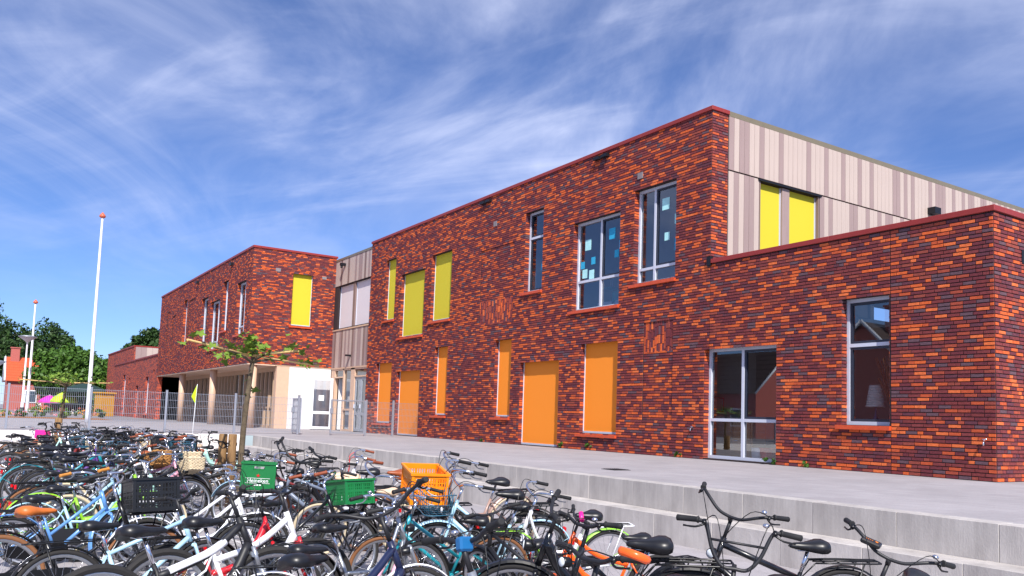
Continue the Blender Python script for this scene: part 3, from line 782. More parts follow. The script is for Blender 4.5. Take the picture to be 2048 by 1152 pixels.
# hung-up children's coats and bags behind the glass
for i in range(26):
    x = -30.2 - i * .55 + rr.uniform(-.1, .1); c = rr.choice(((60, 190, 90), (220, 90, 60), (70, 110, 200), (230, 200, 70), (200, 60, 120), (90, 90, 100)))
    b = MB(); b.lathe((x, -1.6, .55 + rr.uniform(0, .4)), (0, 0, 1), [(0, .10), (.1, .16), (.35, .15), (.5, .06)], 8)
    b.obj('school_bag', mat('bag%d' % (c[0] + c[2]), c, .8), label='%s school bag hung behind the wing glazing, %s bag from the entrance' % ({60: 'green', 220: 'orange red', 70: 'blue', 230: 'yellow', 200: 'pink', 90: 'grey'}[c[0]], ORD[i]), cat='bag', group='bags behind the glazing')

# low wing at the far end
low = thing('low_wing', 'single storey brick wing with narrow tall windows at the far left end', 'building')
vw = Wall((0, -3.66, 0), (1, 0, 0), (0, -1, 0))
lop = [(-64.4, -63.0, .1, 3.2), (-58.0, -56.9, .05, 2.25), (-54.1, -52.9, .3, 2.8), (-51.5, -51.0, 2.75, 3.2), (-61.5, -60.9, 2.5, 2.9)]
b = MB(); vw.cells(b, -69.5, -49.95, -.05, 4.1, lop); b.box(-69.5, -69.2, -3.36, 6, 0, 4.1); b.obj('wall', FARBRICK, low)
b = MB(); b.box(-69.2, -50, -3.3, 6, 3.8, 4.0); b.obj('roof', MATS['bitumen'], low)
b = MB(); b.box(-69.55, -49.96, -3.71, -3.36, 4.1, 4.2); b.obj('coping', m_coping, low)
bc, bl_ = unp(269, 693, 1, -3.2), unp(217, 709, 1, -3.2); be = unp(315, 697, 0, bc[0])
b = MB(); b.box(bl_[0], bc[0], -3.2, 6, 0, bc[2]); b.obj('end_block', FARBRICK, low)
b = MB(); b.box(bl_[0] - .03, bc[0] + .03, -3.25, 6, bc[2], bc[2] + .1); b.obj('block_coping', m_coping, low)
boards(low, Wall((bc[0] + .03, 0, 0), (0, 1, 0), (1, 0, 0)), -3.1, 6, 4.02, bc[2] - .02, .4, seed=4)
for o in lop[:3]: window(low, vw, *o, sill=True)
for o in lop[3:]: window(low, vw, *o, sill=False)
b = MB(); b.box(-69.2, -50, 0, .1, 0, 3.8); b.obj('inner_wall', m_inner, low)

# ------------------------------------------------------------------ mesh fence with open gate
fence = thing('mesh_fence', 'galvanised double wire mesh fence running along the terrace behind the bikes', 'fence')
def mesh_panel(a, c, h0, h1, parent, name='mesh_panel'):
    a, c = Vector(a), Vector(c); L = (c - a).length; d = (c - a) / L
    nn = Vector((-d.y, d.x, 0)); b_ = MB(); w = Wall(a, d, nn)
    n_ = int(L / .05)
    for i in range(n_ + 1): w.box(b_, i * L / n_ - .003, i * L / n_ + .003, -.003, .003, h0, h1)
    nz = int((h1 - h0) / .2)
    for i in range(nz + 1):
        z = h0 + .02 + i * (h1 - h0 - .04) / nz
        w.box(b_, 0, L, -.011, -.0035, z - .004, z + .004); w.box(b_, 0, L, .0035, .011, z - .004, z + .004)
    return b_.obj(name, m_galv, parent)
def post(x, y, parent, h=1.26, r=.03):
    b_ = MB(); b_.cbox(x - r, x + r, y - r, y + r, 0, h, .004); o = b_.obj('post', m_galv, parent)
    b_ = MB(); b_.cbox(x - r - .004, x + r + .004, y - r - .004, y + r + .004, h, h + .02, .003); b_.obj('post_cap', m_dark, o)
ys = [-4.4, -6.45, -8.5, -10.55, -12.6, -14.65, -16.7, -18.75]
for y in ys: post(-20.0, y, fence)
for y0, y1 in zip(ys, ys[1:]): mesh_panel((-20.045, y0 - .02, 0), (-20.045, y1 + .02, 0), .06, 1.2, fence)
post(-20.0, -1.0, fence); post(-20, -2.02, fence, 1.24)
mesh_panel((-20.0, -1.0, 0), (-20.0, -.05, 0), .06, 1.18, fence)
mesh_panel((-20.045, -1.99, 0), (-20.045, -1.03, 0), .06, 1.18, fence)
def gate(name, label, hinge, ang, L):
    g = thing(name, label, 'gate', hinge); g.rotation_euler = (0, 0, ang)
    b_ = MB()
    for x in (0, L): b_.cbox(x - .022, x + .022, -.022, .022, .06, 1.2, .004)
    for z in (.08, 1.18): b_.cbox(.022, L - .022, -.02, .02, z - .02, z + .02, .004)
    b_.obj('gate_frame', m_galv, g); mesh_panel((.03, 0, 0), (L - .03, 0, 0), .1, 1.16, g, 'mesh_infill')
    b_ = MB(); b_.cbox(L - .05, L + .03, -.05, .05, .72, .9, .006); b_.obj('lock_box', m_galv, g)
    b_ = MB(); b_.tube([(L, -.02, .0), (L, -.02, .3)], .012, 6); b_.obj('drop_bolt', m_galv, g)
gate('fence_gate', 'mesh gate leaf swung open beside the pollarded tree', (-20.0, -4.33, 0), R_(172), 1.35)
gate('fence_gate', 'closed mesh gate leaf in front of the glazed link doors', (-20.0, -2.07, 0), R_(-90), 1.2)

# ------------------------------------------------------------------ flag poles and street lamps
def flagpole(x, y, h, lean, label):
    t = thing('flagpole', label, 'flagpole', (x, y, 0), 'white flagpoles'); t.rotation_euler = (0, lean, 0)
    b_ = MB(); b_.lathe((0, 0, 0), (0, 0, 1), [(0, .085), (.5, .082), (h - .2, .045), (h, .04)], 14); b_.obj('pole', m_whitepaint, t)
    b_ = MB(); b_.lathe((0, 0, h), (0, 0, 1), [(0, .03), (.02, .09), (.06, .13), (.12, .12), (.18, .07), (.25, .015)], 14); b_.obj('finial', mat('orange_ball', (206, 100, 70), .4), t)
    b_ = MB(); b_.tube([(-.06, 0, 1.2), (-.07, 0, h * .5), (-.06, 0, h - .4)], .006, 5); b_.obj('halyard', m_whitepaint, t)
    b_ = MB(); b_.cbox(-.12, -.05, -.03, .03, h - .85, h - .5, .01); b_.obj('pulley', m_whitepaint, t)
flagpole(-32.3, -9.32, 8.75, 0, 'tall white flagpole with orange ball nearest the brick wing')
flagpole(-48.4, -10.77, 6.5, 0, 'shorter white flagpole with orange ball farther to the left')
def street_lamp(x, y, h, label):
    t = thing('street_lamp', label, 'street lamp', (x, y, 0), 'street lamps')
    b_ = MB(); b_.lathe((0, 0, 0), (0, 0, 1), [(0, .09), (.8, .085), (.82, .06), (h - .3, .04), (h - .25, .05)], 12); b_.obj('pole', m_whitepaint, t)
    b_ = MB(); b_.lathe((0, 0, 0), (0, 0, 1), [(0, .11), (.5, .11)], 12); b_.obj('base', m_dark, t)
    b_ = MB(); b_.lathe((0, 0, h - .3), (0, 0, 1), [(0, .05), (.1, .16), (.28, .42), (.30, .42)], 18); b_.obj('diffuser', mat('lamp_glass', (200, 206, 214), .2), t)
    b_ = MB(); b_.lathe((0, 0, h), (0, 0, 1), [(0, .46), (.03, .47), (.09, .2), (.1, .02)], 18); b_.obj('lamp_hood', m_galv, t)
street_lamp(-46.5, -11.1, 4.4, 'street lamp with flat conical hood beside the shorter flagpole')
street_lamp(-64.5, -12.0, 3.7, 'small street lamp farthest left in front of the house')
# ------------------------------------------------------------------ trees and plants
def leaf_mat(name, a, b_):
    m = mat(name, a, .55, rgb2=b_, vscale=2.5, spec=.3)
    m.node_tree.nodes['Principled BSDF'].inputs['Transmission Weight'].default_value = 0
    b0 = m.node_tree.nodes['Principled BSDF']
    b0.inputs['Subsurface Weight'].default_value = .0
    return m
m_leafd = leaf_mat('oak_leaf', (28, 50, 20), (56, 84, 34))
m_leafm = leaf_mat('lime_leaf', (42, 74, 22), (82, 116, 40))
m_leafp = leaf_mat('plane_leaf', (70, 100, 26), (122, 146, 48))
m_bark = mat('bark', (74, 62, 48), .9, rgb2=(112, 98, 76), vscale=10, bump=.5, bscale=40)
def crown_mesh(rx, ry, rz, n, size, seed, clumps=26):
    rg = np.random.default_rng(seed)
    # clump centres fill the crown unevenly, leaves gather round them
    th = rg.uniform(0, 2 * np.pi, clumps); ph = np.arccos(rg.uniform(-.75, 1, clumps)); rad = rg.uniform(.45, .95, clumps)
    cc = np.stack([rad * np.sin(ph) * np.cos(th) * rx, rad * np.sin(ph) * np.sin(th) * ry, rad * np.cos(ph) * rz], 1)
    cs = rg.uniform(.22, .42, clumps) * min(rx, rz)
    idx = rg.integers(0, clumps, n)
    d = rg.normal(size=(n, 3)); d /= np.linalg.norm(d, axis=1)[:, None]
    p = cc[idx] + d * (cs[idx] * rg.uniform(.35, 1.05, n) ** .6)[:, None]
    a = rg.normal(size=(n, 3)); a /= np.linalg.norm(a, axis=1)[:, None]
    b_ = np.cross(a, d + rg.normal(size=(n, 3)) * .6); b_ /= np.maximum(np.linalg.norm(b_, axis=1), 1e-6)[:, None]
    s_ = (size * rg.uniform(.6, 1.3, n))[:, None]
    V = np.stack([p - a * s_, p + b_ * s_ * .55, p + a * s_, p - b_ * s_ * .55], 1).reshape(-1, 3)
    me = bpy.data.meshes.new('crown'); me.from_pydata(V.tolist(), [], np.arange(4 * n).reshape(-1, 4).tolist())
    return me, cc
def tree(label, x, y, base, h, rx, rz, m, seed, n=7000, size=.22, name='broadleaf_tree', group='trees beyond the school'):
    t = thing(name, label, 'tree', (x, y, base), group)
    me, cc = crown_mesh(rx, rx, rz, n, size, seed); me.materials.append(m)
    o = link('crown', me, t); o.location = (0, 0, h - rz)
    b_ = MB(); r0 = .03 * h
    b_.tube(smoothpath([(0, 0, -.2), (.1, .05, h * .25), (-.05, .1, h * .5), (0, 0, h * .75)]), [r0 * (1 - i / 14) for i in range(13)], 8)
    for c in cc[::3]: b_.tube(smoothpath([(0, 0, h * .35), (c[0] * .4, c[1] * .4, (h - rz + c[2]) * .8), (c[0], c[1], h - rz + c[2])], 3), [r0 * .45 * (1 - i / 9) for i in range(7)], 5)
    b_.obj('trunk', m_bark, t)
def P2(px, D):           # ground position under a pixel column at a depth
    r = ray(px, 800); return POS[0] + D * r[0], POS[1] + D * r[1]
BT = [('tall dark oak rising at the far left edge of the picture', -30, 98, 12.2, 4.8, 5.0, m_leafd), ('broad dark oak behind the house chimney', 45, 108, 11.6, 4.6, 4.6, m_leafd), ('dark oak with rounded top right of the street lamp', 96, 104, 10.2, 3.6, 4.2, m_leafd),
      ('green bushy tree right of the orange roofed house', 128, 80, 6.3, 3.2, 3.2, m_leafm), ('green bushy tree behind the dark green parasol', 150, 84, 6.8, 3.4, 3.4, m_leafm), ('light green bushy tree left of the low brick wing', 188, 80, 6.1, 3.0, 3.2, m_leafm), ('green bushy tree tucked against the low wing corner', 214, 96, 7.0, 3.2, 3.5, m_leafm),
      ('dark tree showing above the low wing roof', 292, 92, 9.6, 2.9, 3.3, m_leafd), ('smaller dark tree beside it above the low wing roof', 262, 98, 8.0, 2.2, 2.4, m_leafd)]
for i, (lb, px, D, h, rx, rz, m) in enumerate(BT):
    x, y = P2(px, D); tree(lb, x, y, 0, h, rx, rz, m, 20 + i)
# low planting along the beds
bed = MB(); bed.quad((-46, -22, .004), (-40.5, -22, .004), (-40.5, -7.2, .004), (-46, -7.2, .004)); bed.obj('flower_bed', mat('bark_mulch', (150, 96, 44), .95, var=.4, vscale=30), kind='structure')
m_fl = [mat('flower_pink', (214, 130, 140), .7), mat('flower_orange', (226, 150, 50), .7), mat('flower_white', (230, 226, 220), .7)]
rs = random.Random(11)
for i in range(16):
    x, y = rs.uniform(-45.6, -41), -7.6 - i * .62 + rs.uniform(-.1, .1)
    t = thing('flowering_shrub', 'low leafy shrub with %s flowers in the bed, %s from the brick wing' % (('pink', 'orange', 'white')[i % 3], ('first', 'second', 'third', 'fourth', 'fifth', 'sixth', 'seventh', 'eighth', 'ninth', 'tenth', 'eleventh', 'twelfth', 'thirteenth', 'fourteenth', 'fifteenth', 'sixteenth')[i]), 'shrub', (x, y, 0), 'shrubs in the flower bed')
    hh = rs.uniform(.35, .75)
    me, cc = crown_mesh(.42, .42, hh * .5, 420, .06, 60 + i, 9); me.materials.append(m_leafp if i % 2 else m_leafm); o = link('foliage', me, t); o.location = (0, 0, hh * .5)
    me, cc = crown_mesh(.45, .45, hh * .55, 60, .05, 90 + i, 9); me.materials.append(m_fl[i % 3]); o = link('flowers', me, t); o.location = (0, 0, hh * .55)
# pollarded roof-form plane trees on bamboo frames, held by stakes
m_bamboo = mat('bamboo', (212, 176, 112), .6, var=.12, vscale=20)
m_strap = mat('rubber_strap', (22, 20, 22), .7)
def leaf_mesh(s_):
    pts = []
    for i in range(15):
        a = -2.5 + 5.0 * i / 14; r = s_ * (1.0 if i % 3 == 1 else .62) * (1.15 - .1 * abs(a))
        pts.append((r * math.cos(a), r * math.sin(a), .12 * s_ * math.cos(3 * a)))
    me = bpy.data.meshes.new('leaf'); me.from_pydata([(-.25 * s_, 0, .05 * s_)] + pts, [], [(0, i, i + 1) for i in range(1, 15)]); me.materials.append(m_leafp); return me
LEAF = [leaf_mesh(.066), leaf_mesh(.048), leaf_mesh(.082)]
def pleached(label, x, y, zf, arms, spread, nl, seed, stakes):
    rq = random.Random(seed)
    t = thing('plane_tree', label, 'tree', (x, y, GZ), 'young plane trees on bamboo frames')
    H_ = zf - GZ
    b_ = MB(); top = Vector((.02, .03, H_ + .05))
    b_.tube(smoothpath([(-.10, -.04, 0), (-.07, -.03, H_ * .5), (-.02, 0, H_ * .8), tuple(top)], 4), [.042, .042, .04, .04, .038, .038, .036, .036, .034, .032, .03, .03, .026], 10)
    limbs = []
    for (ax, ay) in arms:
        e = (ax * .8 * spread, ay * .8 * spread, H_ + .02); b_.tube(smoothpath([(0, .02, H_ - .12), (ax * .25 * spread, ay * .25 * spread, H_ - .03), e], 3), [.022, .02, .018, .016, .014, .012, .01], 6); limbs.append(e)
    b_.obj('trunk', m_bark, t)
    for (ax, ay) in arms:
        b_ = MB(); b_.tube([(-ax * .15, -ay * .15, H_ - .03), (ax * spread, ay * spread, H_ + .01)], .014, 7); b_.obj('bamboo_pole', m_bamboo, t)
    for k in range(nl):
        ax, ay = arms[k % len(arms)]; q = rq.choice((rq.uniform(.0, .22), rq.uniform(.0, 1.05), rq.uniform(.3, 1.0)))
        o = link('leaf', LEAF[k % 3], t)
        o.location = (ax * q * spread + rq.gauss(0, .06), ay * q * spread + rq.gauss(0, .06), H_ + rq.gauss(.03, .06) + (.14 * rq.random() if q < .25 else 0))
        o.rotation_euler = (rq.uniform(-.9, .9), rq.uniform(-.9, .5), rq.uniform(0, 6.28))
    for k in range(6):
        o = link('leaf', LEAF[k % 3], t); o.location = (-.05 + rq.gauss(0, .06), rq.gauss(0, .06), H_ * .80 + rq.gauss(-.1, .12)); o.rotation_euler = (rq.uniform(-1, 1), rq.uniform(-1, 1), rq.uniform(0, 6.28))
    for k, (sx, sy) in enumerate(stakes):
        b_ = MB(); b_.tube([(sx, sy, 0), (sx, sy, .98), (sx, sy, .99)], [.058, .058, .05], 12); b_.obj('stake', m_wood, t)
    (x0, y0), (x1, y1) = stakes
    b_ = MB(); b_.tube(smoothpath([(x0 - .05, y0, .9), (x0 + .02, y0 + .05, .84), ((x0 + x1) / 2, (y0 + y1) / 2, .82), (x1 + .05, y1, .88), (x1, y1 - .055, .88), ((x0 + x1) / 2, (y0 + y1) / 2 - .06, .80), (x0 - .02, y0 - .055, .87)], 4), .030, 6, flat=.35); b_.obj('strap', m_strap, t)
c = unp(503, 708, 2, 1.5)
AR = [((q - c) / 1.0)[:2] for q in (unp(375, 681, 2, 1.5), unp(637, 733, 2, 1.5), unp(435, 711, 2, 1.5), unp(597, 703, 2, 1.5))]
pleached('young plane tree with bamboo cross frame tied to two stakes among the bikes', c[0], c[1], 1.5, AR, 1.0, 140, 5, ((-.10, -.16), (-.17, -.27)))
x, y = P2(128, 20.5)
pleached('smaller young plane tree on a bamboo frame at the far end of the yard', x, y, 1.28, ((-.20, -1.0), (.30, 1.0), (1.0, -.3), (-1.0, .3)), 1.0, 110, 9, ((-.05, -.1), (.09, -.06)))
# weeds at the wall foot
for i, (u, s_) in enumerate(((-4.32, .20), (-6.9, .12), (-11.3, .17), (-10.2, .2), (-15.5, .1), (-3.5, .10))):
    t = thing('weed', 'small green weed growing at the wall foot %s' % ('right of the corner window', 'left of the corner window', 'right of the wide orange door', 'below the orange blind with a sill', 'below the narrow orange blind', 'below the annex window')[i], 'weed', (u, -.03, 0), 'weeds along the wall')
    me, cc = crown_mesh(s_, .05, s_ * .5, 70, .035, 200 + i, 5); me.materials.append(m_leafm); o = link('leaves', me, t); o.location = (0, -.03, s_ * .5)

# ------------------------------------------------------------------ garden things and houses in the distance
def parasol(label, px, D, rim, top, r, rgb):
    x, y = P2(px, D); t = thing('parasol', label, 'parasol', (x, y, 0), 'parasols')
    b_ = MB(); b_.tube([(0, 0, 0), (0, 0, top + .05)], .03, 8); b_.obj('pole', m_alu, t)
    b_ = MB(); n_ = 8; pr = [(top, .03), (top - (top - rim) * .25, r * .4), (top - (top - rim) * .62, r * .8), (rim, r), (rim - .1, r * 1.0)]
    for (z0, r0), (z1, r1) in zip(pr, pr[1:]):
        for k in range(n_ * 2):
            a0, a1 = math.pi * k / n_, math.pi * (k + 1) / n_
            f0, f1 = (1 if k % 2 == 0 else .95), (.95 if k % 2 == 0 else 1)
            b_.quad((r1 * f0 * math.cos(a0), r1 * f0 * math.sin(a0), z1), (r1 * f1 * math.cos(a1), r1 * f1 * math.sin(a1), z1), (r0 * f1 * math.cos(a1), r0 * f1 * math.sin(a1), z0), (r0 * f0 * math.cos(a0), r0 * f0 * math.sin(a0), z0))
    b_.obj('canopy', mat('canopy%d' % rgb[0], rgb, .8), t)
parasol('lime green parasol open behind the fence', 128, 66, 1.0, 1.78, .98, (176, 206, 40))
parasol('magenta parasol partly hidden by the lime green one', 99, 70, .95, 1.5, .8, (214, 40, 170))
parasol('large dark green parasol left of the low wing', 168, 66, 1.85, 2.5, 1.65, (24, 52, 50))
x, y = P2(209, 60)
t = thing('yellow_hut', 'small yellow wooden play hut beside the low brick wing', 'hut', (x, y, 0)); t.rotation_euler = (0, 0, R_(20))
b = MB()
for i in range(8): b.cbox(-.45, .45, -.5 + i * .125, -.385 + i * .125, 0, 1.62, .006)
b.obj('wall', mat('yellow_wood', (190, 138, 44), .7, var=.12), t)
b = MB(); b.cbox(-.56, .56, -.6, .6, 1.62, 1.72, .01); b.obj('roof', mat('yellow_roof', (206, 150, 44), .7), t)

m_tile = mat('roof_tile', (184, 80, 42), .7, var=.2, vscale=3, bump=.6, bscale=12, stretch=(1, 6, 1))
m_tiled = mat('dark_tile', (70, 52, 46), .6, var=.2, vscale=3, bump=.6, bscale=12, stretch=(1, 6, 1))
m_pink = mat('old_brick', (176, 96, 88), .85, var=.2, vscale=20)
def house(label, x, y, L, W_, eave, ridge, along_y, tiles=None, chim=(.3, 0), group=None):
    """gabled house, ridge along y (or x)"""
    t = thing('brick_house', label, 'house', (x, y, 0), group)
    if not along_y: t.rotation_euler = (0, 0, R_(90))
    b_ = MB(); hw, hl = W_ / 2, L / 2
    b_.box(-hw, hw, -hl, hl, -.02, eave)
    for s_ in (-1, 1): b_.poly([(-hw, s_ * hl, eave), (hw, s_ * hl, eave), (0, s_ * hl, ridge)][::-s_])
    b_.obj('wall', m_pink, t)
    r_ = MB()
    for s_ in (-1, 1):
        n_ = 9; dx_, dz_ = s_ * (hw + .3), eave - .15 - ridge
        for i in range(n_):
            f0, f1 = i / n_, (i + 1) / n_
            p0 = (dx_ * f0, ridge + .10 + dz_ * f0 + .0); p1 = (dx_ * f1, ridge + .10 + dz_ * f1 + .03)
            q = [(p0[0], -hl - .2, p0[1]), (p1[0], -hl - .2, p1[1]), (p1[0], hl + .2, p1[1]), (p0[0], hl + .2, p0[1])]
            r_.poly(q if s_ < 0 else q[::-1])
            r_.poly([(p1[0], -hl - .2, p1[1]), (p1[0], -hl - .2, p1[1] - .05), (p1[0], hl + .2, p1[1] - .05), (p1[0], hl + .2, p1[1])])
    ro = r_.obj('roof', tiles or m_tile, t)
    c_ = MB(); cx, cy = chim[0] * hw, chim[1] * hl; c_.box(cx - .35, cx + .35, cy - .4, cy + .4, ridge - 1, ridge + 1.0); c_.box(cx - .42, cx + .42, cy - .47, cy + .47, ridge + 1.0, ridge + 1.1); c_.obj('chimney', m_pink, ro)
    for s_ in (-1, 1):
        v = MB()
        for q in (-1, 1): v.tube([(0, s_ * (hl + .22), ridge + .12), (q * (hw + .3), s_ * (hl + .22), eave - .05)], .10, 4)
        v.obj('bargeboard', m_whitepaint, t)
    for fx in (-1, 1):
        for k in range(max(1, int(L / 3))):
            yy = -hl + (k + .5) * L / max(1, int(L / 3))
            f = MB()
            for z0 in ((.8, 2.9) if eave > 4 else (.8,)):
                if z0 + 1.3 > eave: continue
                f.box(fx * hw - .06, fx * hw + .06, yy - .55, yy + .55, z0, z0 + 1.3)
            o = f.obj('window_frame', m_whitepaint, t)
            f = MB(); f.box(fx * hw - .075, fx * hw + .075, yy - .45, yy + .45, .9, 2.0); f.obj('pane', mat('dark_pane', (70, 84, 100), .1, var=0), o)
    return t
x, y = P2(104, 88)
house('old brick house with orange tiled roof and chimney at the far left', x, y, 8.6, 6, 3.0, 5.4, True, chim=(.1, -.86))
house('brick house with white gable boards across the street, reflected in the annex window', -20.5, -31, 9, 7.2, 3.0, 6.6, True, m_tiled, chim=(.2, .6), group='houses across the street')
house('long brick terrace with dark roof across the street, reflected in the panes', -40, -36, 14, 7, 3.2, 6.4, False, m_tiled, group='houses across the street')
house('brick house with orange roof far down the street, reflected in the wing glazing', -78, -24, 12, 7, 3.4, 7.0, True, group='houses across the street')
# ------------------------------------------------------------------ bicycles
# local axes: x forward, y left, z up; adult size, scaled on placing
RAX, FAX, BB = (-.50, 0, .34), (.58, 0, .34), (-.06, 0, .30)
HT, HB = Vector((.375, 0, .87)), Vector((.44, 0, .68))
SAX = (HT - HB).normalized()
def m_(name): return MATS[name]
mat('paint_black', (20, 20, 24), .28, var=0, coat=.5); mat('paint_matt', (30, 30, 34), .5, var=0)
mat('paint_navy', (24, 32, 64), .3, var=0, coat=.5); mat('paint_sky', (96, 146, 204), .3, var=0, coat=.5); mat('paint_ice', (172, 212, 232), .3, var=0, coat=.5)
mat('paint_white', (236, 236, 240), .28, var=0, coat=.5); mat('paint_red', (200, 24, 36), .3, var=0, coat=.5); mat('paint_orange', (250, 96, 16), .3, var=0, coat=.5)
mat('paint_teal', (20, 136, 150), .3, var=0, coat=.5); mat('paint_lime', (140, 200, 50), .3, var=0, coat=.5); mat('paint_pink', (232, 170, 190), .3, var=0, coat=.5)
mat('paint_silver', (168, 172, 178), .3, metal=.7, var=0); mat('paint_taupe', (160, 130, 118), .35, var=0, coat=.4); mat('paint_wine', (120, 34, 30), .3, var=0, coat=.5); mat('paint_grey', (112, 122, 140), .35, var=0, coat=.4); mat('paint_purple', (96, 60, 140), .3, var=0, coat=.5); mat('paint_mint', (180, 226, 214), .3, var=0, coat=.5)
mat('chrome', (220, 222, 228), .15, metal=1, var=0); mat('rubber', (34, 32, 32), .8, var=.1); mat('rubber_brown', (128, 84, 52), .8, var=.1); mat('rubber_cream', (206, 190, 160), .8, var=.08)
mat('rim_alu', (176, 178, 184), .3, metal=.8, var=0); mat('spoke', (190, 192, 198), .25, metal=.9, var=0)
mat('saddle_black', (22, 22, 26), .38, var=0); mat('saddle_brown', (150, 74, 34), .45, var=.1); mat('saddle_tan', (196, 104, 40), .45, var=.08); mat('saddle_cream', (220, 190, 160), .5, var=.05)
mat('grip_black', (26, 26, 28), .7, var=0); mat('grip_brown', (130, 62, 34), .6, var=.1); mat('grip_tan', (184, 122, 48), .6, var=.1)
mat('plastic_black', (18, 18, 20), .35, var=0); mat('red_lens', (200, 14, 20), .2, var=0); mat('clear_lens', (214, 220, 226), .12, var=0); mat('amber', (250, 140, 20), .3, var=0)
mat('crate_green', (16, 112, 56), .45, var=.04); mat('crate_orange', (250, 140, 6), .45, var=.04); mat('crate_black', (20, 20, 22), .4, var=0); mat('wicker', (176, 126, 70), .8, var=.25, vscale=40, bump=.6, bscale=80); mat('wicker_pale', (214, 196, 164), .8, var=.2, vscale=40, bump=.6, bscale=80); mat('basket_steel', (50, 100, 124), .4, metal=.3, var=0)
mat('blue_cap', (24, 96, 150), .35, var=0); mat('decal_white', (244, 244, 246), .4, var=0); mat('decal_black', (16, 16, 18), .4, var=0); mat('decal_red', (210, 20, 30), .4, var=0); mat('decal_gold', (206, 176, 80), .4, var=0); mat('magenta_plastic', (240, 30, 140), .4, var=0); mat('alu_dull', (140, 142, 148), .4, metal=.7, var=0)

def arc(cx, cz, r, a0, a1, n, y=0):
    return [(cx + r * math.cos(R_(a0 + (a1 - a0) * i / n)), y, cz + r * math.sin(R_(a0 + (a1 - a0) * i / n))) for i in range(n + 1)]
def wheel_meshes(kind):
    R0 = .34
    ty = MB(); rr_ = .021 if kind == 'city' else .027
    n_ = 40; Rm = R0 - rr_; i0 = len(ty.v); k_ = 8
    for i in range(n_):
        a = 2 * math.pi * i / n_; kn = (1.0 if i % 2 else .9) if kind == 'mtb' else 1
        for j in range(k_):
            b_ = 2 * math.pi * j / k_; q = rr_ * (kn if math.cos(b_) > .5 else 1)
            ty.v.append(((Rm + q * math.cos(b_)) * math.cos(a), q * math.sin(b_), (Rm + q * math.cos(b_)) * math.sin(a)))
    for i in range(n_):
        for j in range(k_):
            i2, j2 = (i + 1) % n_, (j + 1) % k_
            ty.f.append((i * k_ + j, i2 * k_ + j, i2 * k_ + j2, i * k_ + j2)); ty.sm.append(kind != 'mtb'); ty.mi.append(0)
    ri = MB(); prof = [(Rm - rr_ * .75, .012), (Rm - rr_ * 1.5, .012), (Rm - rr_ * 1.8, .004), (Rm - rr_ * 1.8, -.004), (Rm - rr_ * 1.5, -.012), (Rm - rr_ * .75, -.012)]
    n2 = 36
    for i in range(n2):
        a = 2 * math.pi * i / n2
        for r, y in prof: ri.v.append((r * math.cos(a), y, r * math.sin(a)))
    p_ = len(prof)
    for i in range(n2):
        for j in range(p_ - 1): ri.f.append((i * p_ + j, i * p_ + j + 1, ((i + 1) % n2) * p_ + j + 1, ((i + 1) % n2) * p_ + j)); ri.sm.append(True); ri.mi.append(0)
    ri.lathe((0, -.05, 0), (0, 1, 0), [(0, .008), (.015, .008), (.016, .024), (.024, .018), (.076, .018), (.084, .024), (.085, .008), (.1, .008)], 10)
    sp = MB(); ns = 28
    for i in range(ns):
        a = 2 * math.pi * i / ns; s_ = 1 if i % 2 else -1; da = .35 * (1 if (i // 2) % 2 else -1)
        p0 = (.022 * math.cos(a + da * 3), s_ * .032, .022 * math.sin(a + da * 3)); p1 = ((Rm - rr_ * 1.6) * math.cos(a), 0, (Rm - rr_ * 1.6) * math.sin(a))
        sp.tube([p0, p1], .0013, 3, caps=False)
    return ri.mesh('wheel', None), ty.mesh('tyre', None), sp.mesh('spokes', None)
WM = {k: wheel_meshes(k) for k in ('city', 'mtb')}
def saddle_mesh(kind):
    """nose forward, broad rounded back; local z 0 is the rail height"""
    b_ = MB(); k = 1.12 if kind == 'wide' else 1
    secs = [(-.140, .035, .030, .012), (-.130, .070, .046, .002), (-.100, .092, .056, -.006), (-.060, .092, .056, -.008), (-.020, .070, .048, -.006), (.030, .042, .040, -.002), (.080, .029, .037, .004), (.115, .024, .034, .008), (.134, .014, .024, .012)]
    n_ = 11
    for x, w, zt, zb in secs:
        for j in range(n_):
            t = math.pi * j / (n_ - 1); b_.v.append((x * 1.04, w * k * math.copysign(abs(math.cos(t)) ** .75, math.cos(t)), (zb + (zt - zb) * math.sin(t) ** .55) * 1.3 - .008))
        b_.v.append((x * 1.04, 0, zb + .006))
    q = n_ + 1
    for i in range(len(secs) - 1):
        for j in range(q):
            b_.f.append((i * q + j, i * q + (j + 1) % q, (i + 1) * q + (j + 1) % q, (i + 1) * q + j)); b_.sm.append(True); b_.mi.append(0)
    b_.f.append(tuple(range(q))[::-1]); b_.sm.append(False); b_.mi.append(0); e = (len(secs) - 1) * q; b_.f.append(tuple(range(e, e + q))); b_.sm.append(False); b_.mi.append(0)
    return b_.mesh('saddle', None)
SADDLE = {'std': saddle_mesh('std'), 'wide': saddle_mesh('wide')}
